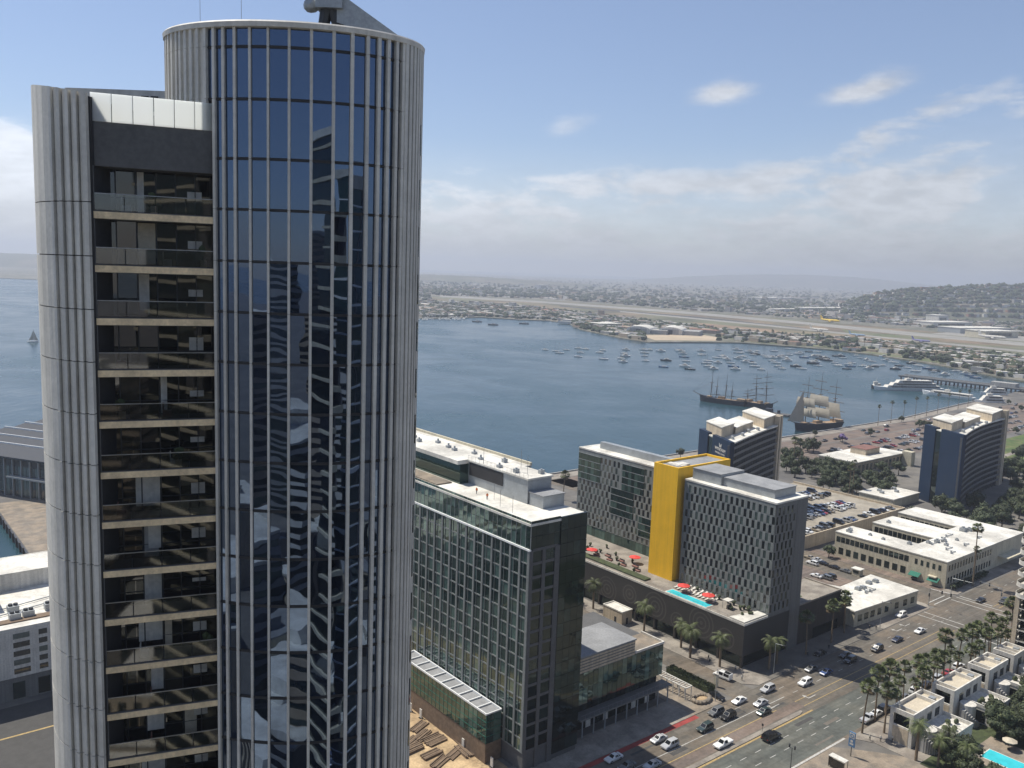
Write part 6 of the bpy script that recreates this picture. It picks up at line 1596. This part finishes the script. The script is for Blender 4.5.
# ================================================================== the far shore
def pxpoly(name, pts, z, m):
    b = MB(); q = [at(*p)[:2] for p in pts]; n = len(q); a = sum(q[i][0]*q[(i+1) % n][1]-q[(i+1) % n][0]*q[i][1] for i in range(n))
    if a < 0: q = q[::-1]
    b.add([(p[0], p[1], z) for p in q], [tuple(range(n))]); o = b.build(name, m); o['kind'] = 'structure'; return o
M['runway'] = mat('runway_concrete', (.25, .24, .215), .9, .12, .01)
M['airgrass'] = mat('dry_airfield_grass', (.12, .12, .07), .95, .4, .006, tint=(.19, .14, .09))
M['sand'] = mat('pale_sand', (.42, .34, .24), .95, .12, .02)
M['dirt_f'] = mat('far_dirt', (.24, .17, .11), .95, .2, .01)
M['shorepark'] = mat('shore_park', (.10, .12, .05), .95, .3, .02, tint=(.17, .15, .1))
pxpoly('airfield', [(430, 297), (560, 301), (700, 312), (860, 325), (1030, 341), (1060, 352), (1030, 357), (930, 345), (850, 338), (760, 333), (690, 325), (600, 314), (520, 305.5), (430, 301)], .05, M['airgrass'])
pxpoly('runway', [(440, 295.5), (540, 301), (680, 311), (800, 321.5), (900, 331), (1040, 344), (1040, 347.5), (900, 334.5), (800, 324), (680, 313.3), (540, 302.8), (440, 297)], .09, M['runway'])
pxpoly('taxiway', [(620, 311), (760, 324), (900, 338.5), (1040, 352), (1040, 354), (900, 340), (760, 325.6), (620, 312)], .09, M['runway'])
pxpoly('taxiway_strip', [(560, 305.5), (700, 317), (800, 327.5), (800, 329.5), (700, 318.6), (560, 306.6)], .08, M['patch'])
pxpoly('dry_field', [(690, 322), (760, 328.5), (800, 334), (740, 333)], .07, M['dirt_f'])
pxpoly('dry_field', [(800, 311), (845, 316), (850, 320), (808, 318)], .07, M['dirt_f'])
pxpoly('green_field', [(840, 329), (930, 338.5), (930, 341.5), (850, 334)], .07, M['shorepark'])
pxpoly('apron', [(955, 332), (1040, 338), (1040, 343), (930, 333.5)], .10, M['runway'])
pxpoly('sand_lot', [(640, 335), (700, 334.5), (722, 338), (715, 340.8), (655, 340.2)], .07, M['sand'])
pxpoly('shore_park', [(720, 336), (860, 343), (960, 359), (1040, 376), (1035, 381.5), (940, 363.5), (840, 349), (740, 341.3)], .06, M['shorepark'])
pxpoly('point_park', [(568, 321.5), (590, 326), (625, 334), (625, 337.8), (600, 332.8), (578, 327.8)], .06, M['shorepark'])
FARW = [mat('far_white', (.55, .53, .49), .9, .1, .02), mat('far_gray', (.25, .25, .245), .9, .1, .02), mat('far_tan', (.33, .27, .2), .9, .1, .02), mat('far_red', (.25, .13, .09), .9, .1, .02)]
def inpoly(x, y, pl):
    c = False; n = len(pl)
    for i in range(n):
        x1, y1 = pl[i]; x2, y2 = pl[(i+1) % n]
        if (y1 > y) != (y2 > y) and x < (x2-x1)*(y-y1)/(y2-y1)+x1: c = not c
    return c
airp = [(430, 295), (560, 299.5), (700, 311), (860, 322), (1030, 337), (1060, 352), (1030, 359), (930, 347), (850, 339), (760, 334), (690, 326), (600, 315), (520, 306), (430, 301)]
shore = coast[1:22]
def shore_y(x): return float(np.interp(x, [p[0] for p in shore][::-1], [p[1] for p in shore][::-1]))
def hz(x): return 267.5+.0355*(x-512)
bld = MB(); trees = MB(); nb_ = 0
while nb_ < 3200:
    x = rnd.uniform(418, 1045); y0 = hz(x)+7; y1 = shore_y(x)-1.0
    y = y0+(y1-y0)*rnd.random()**.8
    if inpoly(x, y, airp) or (640 < x < 720 and y > 333) or (720 < x and y > shore_y(x)-9 and rnd.random() < .85): continue
    p = at(x, y); D = p[1]
    w_, l_ = rnd.uniform(6, 16), rnd.uniform(8, 30); hgt = rnd.uniform(3, 7) if rnd.random() < .96 or D < 2200 else rnd.uniform(9, 18)
    if D > 3500: w_ *= 1.5; l_ *= 1.6
    if rnd.random() < .05 and D > 1700: w_ *= 2.2; l_ *= 3.0
    a = AZ*-1+rnd.choice((0, 0, .4)); ca, sa = cos(a), sin(a)
    bld.prism([(p[0]+ca*sx*l_/2-sa*sy*w_/2, p[1]+sa*sx*l_/2+ca*sy*w_/2) for sx, sy in ((-1, -1), (1, -1), (1, 1), (-1, 1))], 0, hgt, rnd.choice((0, 1, 2, 2, 1, 0, 2)), rnd.choice((0, 0, 1, 2, 3, 1)))
    nb_ += 1
o = bld.build('far_buildings', FARW); tag(o, 'low roofs of the far-off city spread over the flat far shore', 'city', None, 'stuff')
for i in range(8500):
    x = rnd.uniform(418, 1045); y0 = hz(x)+6; y1 = shore_y(x)-.6
    y = y0+(y1-y0)*rnd.random()**.75
    if inpoly(x, y, airp) or (645 < x < 718 and y > 334) or (x > 715 and y > shore_y(x)-9.5 and rnd.random() < .82): continue
    p = at(x, y); s = rnd.uniform(3, 6.5)*(1.7 if p[1] > 3000 else 1)
    trees.ico((p[0], p[1], s*.55), (s, s, s*.8), 0, 0, .3)
o = trees.build('far_trees', mat('far_foliage', (.045, .058, .028), .95, .3, .02)); tag(o, 'far-off trees scattered between the roofs of the far shore', 'trees', None, 'stuff')
# shore palms and bushes with an outline of their own
for i in range(36):
    x = rnd.uniform(720, 1030); y = shore_y(x)-rnd.uniform(1.5, 7); p = at(x, y)
    T = thing('palm', 'far palm on the grassy far shore beyond the moored boats', 'palm tree', p[0], p[1], 0, 'palms along the far shore', rz=rnd.random()*6, grid=False); T.scale = (1.15,)*3
    q = rnd.choice(FP); link('trunk', q[0], T); link('crown', q[1], T)
for i in range(70):
    x = rnd.uniform(570, 1030); y = shore_y(x)-rnd.uniform(.8, 5)
    if 640 < x < 722: continue
    p = at(x, y); T = thing('shore_tree', 'far round tree along the far shoreline', 'tree', p[0], p[1], 0, 'trees along the far shoreline', rz=rnd.random()*6, grid=False); s_ = rnd.uniform(.7, 1.3); T.scale = (s_,)*3
    q = rnd.choice(TR); link('trunk', q[0], T); link('crown', q[1], T)
# two white hangars
def hangar(x, y, label, W_=44, L_=60, h=14):
    p = at(x, y); T = thing('hangar', label, 'hangar', p[0], p[1], 0, rz=R(-20), grid=False)
    b = MB(); S = []
    for yy in (0, L_):
        S.append([(-W_/2, yy, 0)]+[(-W_/2*cos(a), yy, h*.55+h*.45*sin(a)) for a in np.linspace(0, pi, 9)]+[(W_/2, yy, 0)])
    b.loft(S); b.build('shell', M['white'], T)
    b = MB(); b.box(-W_*.36, W_*.36, -.3, 0, 0, h*.7); b.build('door', M['conc'], T)
    b = MB(); b.box(-W_*.1, W_*.1, -.5, -.3, 0, h*.62); b.build('opening', M['groove'], T)
    b = MB(); b.box(W_/2+.5, W_/2+30, 8, L_, 0, h*.55); b.build('annex', M['conc'], T)
hangar(638, 333.6, 'left of two white arched hangars on the far shore')
hangar(670, 334.6, 'right of two white arched hangars on the far shore')
def terminal(x0, x1, y, depth, h, label, m='white', wn=True):
    p, q = at(x0, y), at(x1, y); d = q-p; L_ = float(np.hypot(d[0], d[1]))
    T = thing('terminal_hall', label, 'building', p[0], p[1], 0, rz=math.atan2(d[1], d[0]), grid=False)
    b = MB(); b.box(0, L_, 0, depth, 0, h); b.build('wall', M[m], T)
    b = MB(); b.box(-1, L_+1, -1, depth+1, h+.01, h+1); b.build('roof', M['roof'], T)
    if wn:
        b = MB(); b.box(L_*.12, L_*.8, -.2, -.0, h*.25, h*.75); b.build('window_band', M['glass'], T)
terminal(933, 972, 327.5, 60, 13, 'white airport terminal with angled wings on the far side', 'white')
terminal(938, 948, 324, 40, 24, 'tall white block at the left end of the airport terminal', 'white')
terminal(960, 1010, 333.5, 60, 12, 'grey long airport concourse right of the white terminal', 'metal')
terminal(985, 1018, 338, 50, 14, 'beige airport building near the right edge', 'cream')
terminal(762, 793, 299.5, 90, 9, 'long white roofed shed far beyond the runway, left of two', 'white', False)
terminal(778, 802, 311.5, 40, 8, 'short white roofed shed just beyond the runway', 'white', False)
terminal(806, 862, 310.5, 60, 9, 'long white depot roof beyond the runway', 'white', False)
terminal(600, 622, 333 if False else 328, 40, 8, 'low pale hall beside the far point park', 'cream')
terminal(540, 548, 289, 40, 26, 'single pale block standing out in the haze', 'white')
def plane(x, y, m, label, s=1.0, hd=None):
    p = at(x, y); T = thing('airliner', label, 'aeroplane', p[0], p[1], 0, rz=R(-48) if hd is None else hd, grid=False); T.scale = (s,)*3
    b = MB(); b.loft([[(xx, r*cos(a), 4+r*sin(a)+dz) for a in np.linspace(0, 2*pi, 11)[:-1]] for xx, r, dz in ((-19, .3, 1.2), (-14, 1.4, .5), (-8, 2, 0), (12, 2, 0), (16, 1.5, -.2), (18.5, .3, -.4))]); b.build('fuselage', m, T)
    b = MB()
    for sgn in (-1, 1): b.loft([[(3, sgn*1.5, 3.2), (-3.5, sgn*1.5, 3.2), (-3.5, sgn*1.5, 3.7), (3, sgn*1.5, 3.7)], [(-6, sgn*17, 4.4), (-8, sgn*17, 4.4), (-8, sgn*17, 4.6), (-6, sgn*17, 4.6)]])
    b.build('wing', M['white'], T)
    b = MB(); b.loft([[(-13, -.2, 5.5), (-18, -.2, 5.5), (-18, .2, 5.5), (-13, .2, 5.5)], [(-17.5, -.1, 12), (-20.5, -.1, 12), (-20.5, .1, 12), (-17.5, .1, 12)]]); b.build('tail_fin', m, T)
    for sgn in (-1, 1):
        b = MB(); b.tube((.5, sgn*6, 2.4), (4, sgn*6, 2.4), 1.1, n=10); b.build('engine', m, T)
        b = MB(); b.tube((-1.5, sgn*3, 0), (-1.5, sgn*3, 3), .5, n=6); b.build('landing_gear', M['tyre'], T)
plane(830, 322.5, mat('yellow_livery', (.75, .5, .03), .5, .03), 'yellow airliner beside the runway', 1.5)
plane(857, 336.5, mat('blue_livery', (.2, .3, .42), .5, .03), 'blue airliner taxiing near the far shore', .95)
plane(921, 342.5, mat('purple_livery', (.17, .16, .34), .5, .03), 'violet blue airliner on the taxiway', .95)
plane(992, 339.5, M['white'], 'white airliner parked at the concourse', 1.5)
plane(819, 331.5, M['white'], 'white airliner on the grass side taxiway', 1.2)
# hills
def hill(name, pts, D, depth, m, base=0.0, rough=6, cols=120, rows=26, houses=0):
    xs = np.linspace(pts[0][0], pts[-1][0], cols); ys = np.interp(xs, [p[0] for p in pts], [p[1] for p in pts])
    b = MB(); vs = []
    for i, (x, y) in enumerate(zip(xs, ys)):
        top = atY(x, y, D); z = max(1.0, top[2]); dirx = top[0]/D
        for j in range(rows):
            s = j/(rows-1); Yd = D+(s-.5)*2*depth
            f = math.sin(pi*s)**.9
            zz = base-3+(z+3)*f+(rnd.uniform(-1, 1)*rough*f if 0 < j < rows-1 else 0)
            vs.append((dirx*Yd, Yd, zz))
    b.add(vs, [(i*rows+j, (i+1)*rows+j, (i+1)*rows+j+1, i*rows+j+1) for i in range(cols-1) for j in range(rows-1)])
    o = b.build(name, m, smooth=True); o['kind'] = 'structure'
    if houses:
        hb = MB(); tb = MB()
        for k in range(houses):
            i = rnd.randrange(cols-1); s = .5*rnd.random()**.7; j = s*(rows-1); x, y, z = vs[i*rows+int(j)]
            x += rnd.uniform(-20, 20)
            if rnd.random() < .42: w_ = rnd.uniform(6, 14); hb.box(x-w_, x+w_, y-w_*.6, y+w_*.6, z-4, z+rnd.uniform(4, 9), rnd.choice((0, 0, 2, 1, 3)))
            else: r_ = rnd.uniform(5, 13); tb.ico((x, y, z+r_*.4), (r_, r_, r_*.8), 0, 0, .3)
        tag(hb.build('hill_houses', FARW), 'small pale houses scattered over the hill at the right', 'houses', None, 'stuff')
        tag(tb.build('hill_trees', bpy.data.materials['far_foliage']), 'dark tree crowns covering the hill at the right', 'trees', None, 'stuff')
M['hill'] = mat('hill_scrub', (.085, .09, .055), 1, .3, .004, tint=(.13, .115, .08))
hill('hills', [(846, 303), (866, 297.5), (884, 293.5), (905, 290.8), (930, 289.3), (955, 288.4), (980, 287.6), (1000, 286.8), (1040, 286.5), (1100, 288)], 3600, 900, M['hill'], rough=5, houses=2600)
hill('distant_mountain', [(600, 282), (650, 279), (690, 276.5), (730, 275), (770, 274.5), (810, 275), (850, 277), (880, 279.5), (930, 285), (960, 288)], 14000, 1800, M['hill'], rough=8)
hill('peninsula_ridge', [(-260, 246), (-100, 249.5), (0, 253.2), (60, 255), (200, 260), (330, 266), (419, 274.5), (470, 276.5), (540, 281), (600, 286)], 7200, 900, M['hill'], rough=5)
# ================================================================== buildings behind the viewpoint (they show in the mirror glass)
def back_tower(label, x, y, w_, d_, h, kind, rz=0.0):
    T = thing('reflected_tower', label, 'tower', x, y, 0, rz=rz, grid=False)
    b = MB(); b.box(-w_/2, w_/2, -d_/2, d_/2, 0, h); b.build('core', M['glass_k'] if kind == 'balcony' else M['glass_g'], T)
    n = int(h/3.2)
    for i in range(n):
        b = MB(); z = 3+i*3.2
        if kind == 'balcony': b.box(-w_/2-.2, w_/2+.2, d_/2+.01, d_/2+1.8, z-.9, z); b.box(-w_/2-.3, -w_/2-.01, -d_/2, d_/2+1.8, z-.5, z)
        else: b.box(-w_/2-.12, w_/2+.12, -d_/2-.12, d_/2+.12, z-.35, z)
        b.build('floor_band', M['cream'] if kind == 'balcony' else M['steelwhite'], T)
    b = MB()
    for k in range(6): b.box(-w_/2+w_*k/5-.1, -w_/2+w_*k/5+.1, d_/2+.01, d_/2+(1.7 if kind == 'balcony' else .1), 0, h)
    b.build('pier', M['conc_d'], T)
    b = MB(); b.box(-w_/2-.3, w_/2+.3, -d_/2-.3, d_/2+.3, h+.01, h+1.2); b.build('roof', M['roof'], T)
back_tower('balcony tower behind the viewpoint, mirrored as a thin dark strip in the drum', 12, -16, 13, 16, 129, 'balcony', R(-8))
back_tower('banded glass tower behind the viewpoint, mirrored as a curved strip in the drum', 44, -22, 20, 20, 124, 'glass', R(-20))
for i, (x, y, w_, d_, h) in enumerate(((-20, -150, 40, 40, 60), (-75, -90, 30, 40, 45), (40, -190, 44, 40, 72), (90, -70, 34, 30, 66), (-140, -60, 50, 40, 30), (-120, -180, 50, 50, 90), (120, -180, 50, 60, 100), (-40, -60, 34, 24, 22), (-12, -90, 30, 30, 26), (160, -20, 40, 34, 48), (-60, -260, 60, 40, 110), (30, -300, 70, 40, 120))):
    T = thing('city_block', f'city block of pale bands behind the viewpoint, seen only mirrored in the drum', 'building', x, y, 0, 'city blocks behind the viewpoint', rz=R(39), grid=False)
    b = MB(); b.box(-w_/2, w_/2, -d_/2, d_/2, 0, h); b.build('core', M['glass_k'], T)
    b = MB()
    for k in range(int(h/3.4)): b.box(-w_/2-.15, w_/2+.15, -d_/2-.15, d_/2+.15, 2.4+k*3.4, 3.9+k*3.4)
    b.build('floor_bands', FARW[i % 3], T)
    b = MB(); b.box(-w_/2-.2, w_/2+.2, -d_/2-.2, d_/2+.2, h, h+.9); b.box(-w_/4, w_/6, -d_/4, d_/5, h+.9, h+4); b.build('roof', M['roof'], T)
for i in range(42):
    a = rnd.uniform(-2.9, -.3); d_ = rnd.uniform(45, 230); x, y, h, w_, dd = d_*cos(a), d_*sin(a), rnd.uniform(5, 26), rnd.uniform(10, 30), rnd.uniform(10, 26)
    T = thing('low_block', 'low pale roofed block behind the viewpoint, seen only mirrored in the drum', 'building', x, y, 0, 'low blocks behind the viewpoint', rz=R(39), grid=False)
    b = MB(); b.box(-w_/2, w_/2, -dd/2, dd/2, 0, h); b.build('wall', rnd.choice((M['cream'], M['brown'], M['tan'], M['hotelgray2'])), T)
    b = MB(); b.box(-w_/2-.2, w_/2+.2, -dd/2-.2, dd/2+.2, h+.01, h+.6); b.box(-w_/5, w_/7, -dd/6, dd/5, h+.6, h+3); b.build('roof', rnd.choice((M['roof'], M['roof'], M['roofgray'])), T)
    b = MB()
    for k in range(int(w_/3)): b.box(-w_/2+k*3+.6, -w_/2+k*3+2.2, dd/2, dd/2+.06, 1.5, h-1.2)
    b.build('window', M['glass_k'], T)
for i in range(24):
    x, y = rnd.uniform(-60, 70), rnd.uniform(-60, 30)
    if abs(x+15) < 18 and y > 20: continue
    small_car(rnd.choice(('sedan', 'suv')), rnd.choice(pal), float(np.dot((x, y, 0), Uv)), float(np.dot((x, y, 0), Vv)), rnd.choice((0, pi/2)), .02, 'car on the street below the viewpoint, mirrored in the drum', 'cars mirrored in the drum')
# ================================================================== haze
def haze():
    m = bpy.data.materials.new('haze'); m.use_nodes = True; t = NT(m.node_tree); nt = m.node_tree
    nt.nodes.remove(nt.nodes['Principled BSDF'])
    v = t.n('ShaderNodeVolumePrincipled'); v.inputs['Color'].default_value = (.63, .68, .79, 1); v.inputs['Density'].default_value = HAZE; v.inputs['Anisotropy'].default_value = .3
    t.l(v.outputs[0], nt.nodes['Material Output'].inputs['Volume'])
    b = MB(); b.box(-18000, 18500, -3500, 18200, -6, 300); o = b.build('haze', m); o['kind'] = 'stuff'; o['label'] = 'thin pale sea haze over the bay and the far city'
haze()
sc.cycles.volume_bounces = 1; sc.cycles.max_bounces = 8; sc.cycles.transparent_max_bounces = 16
sc.cycles.use_denoising = True
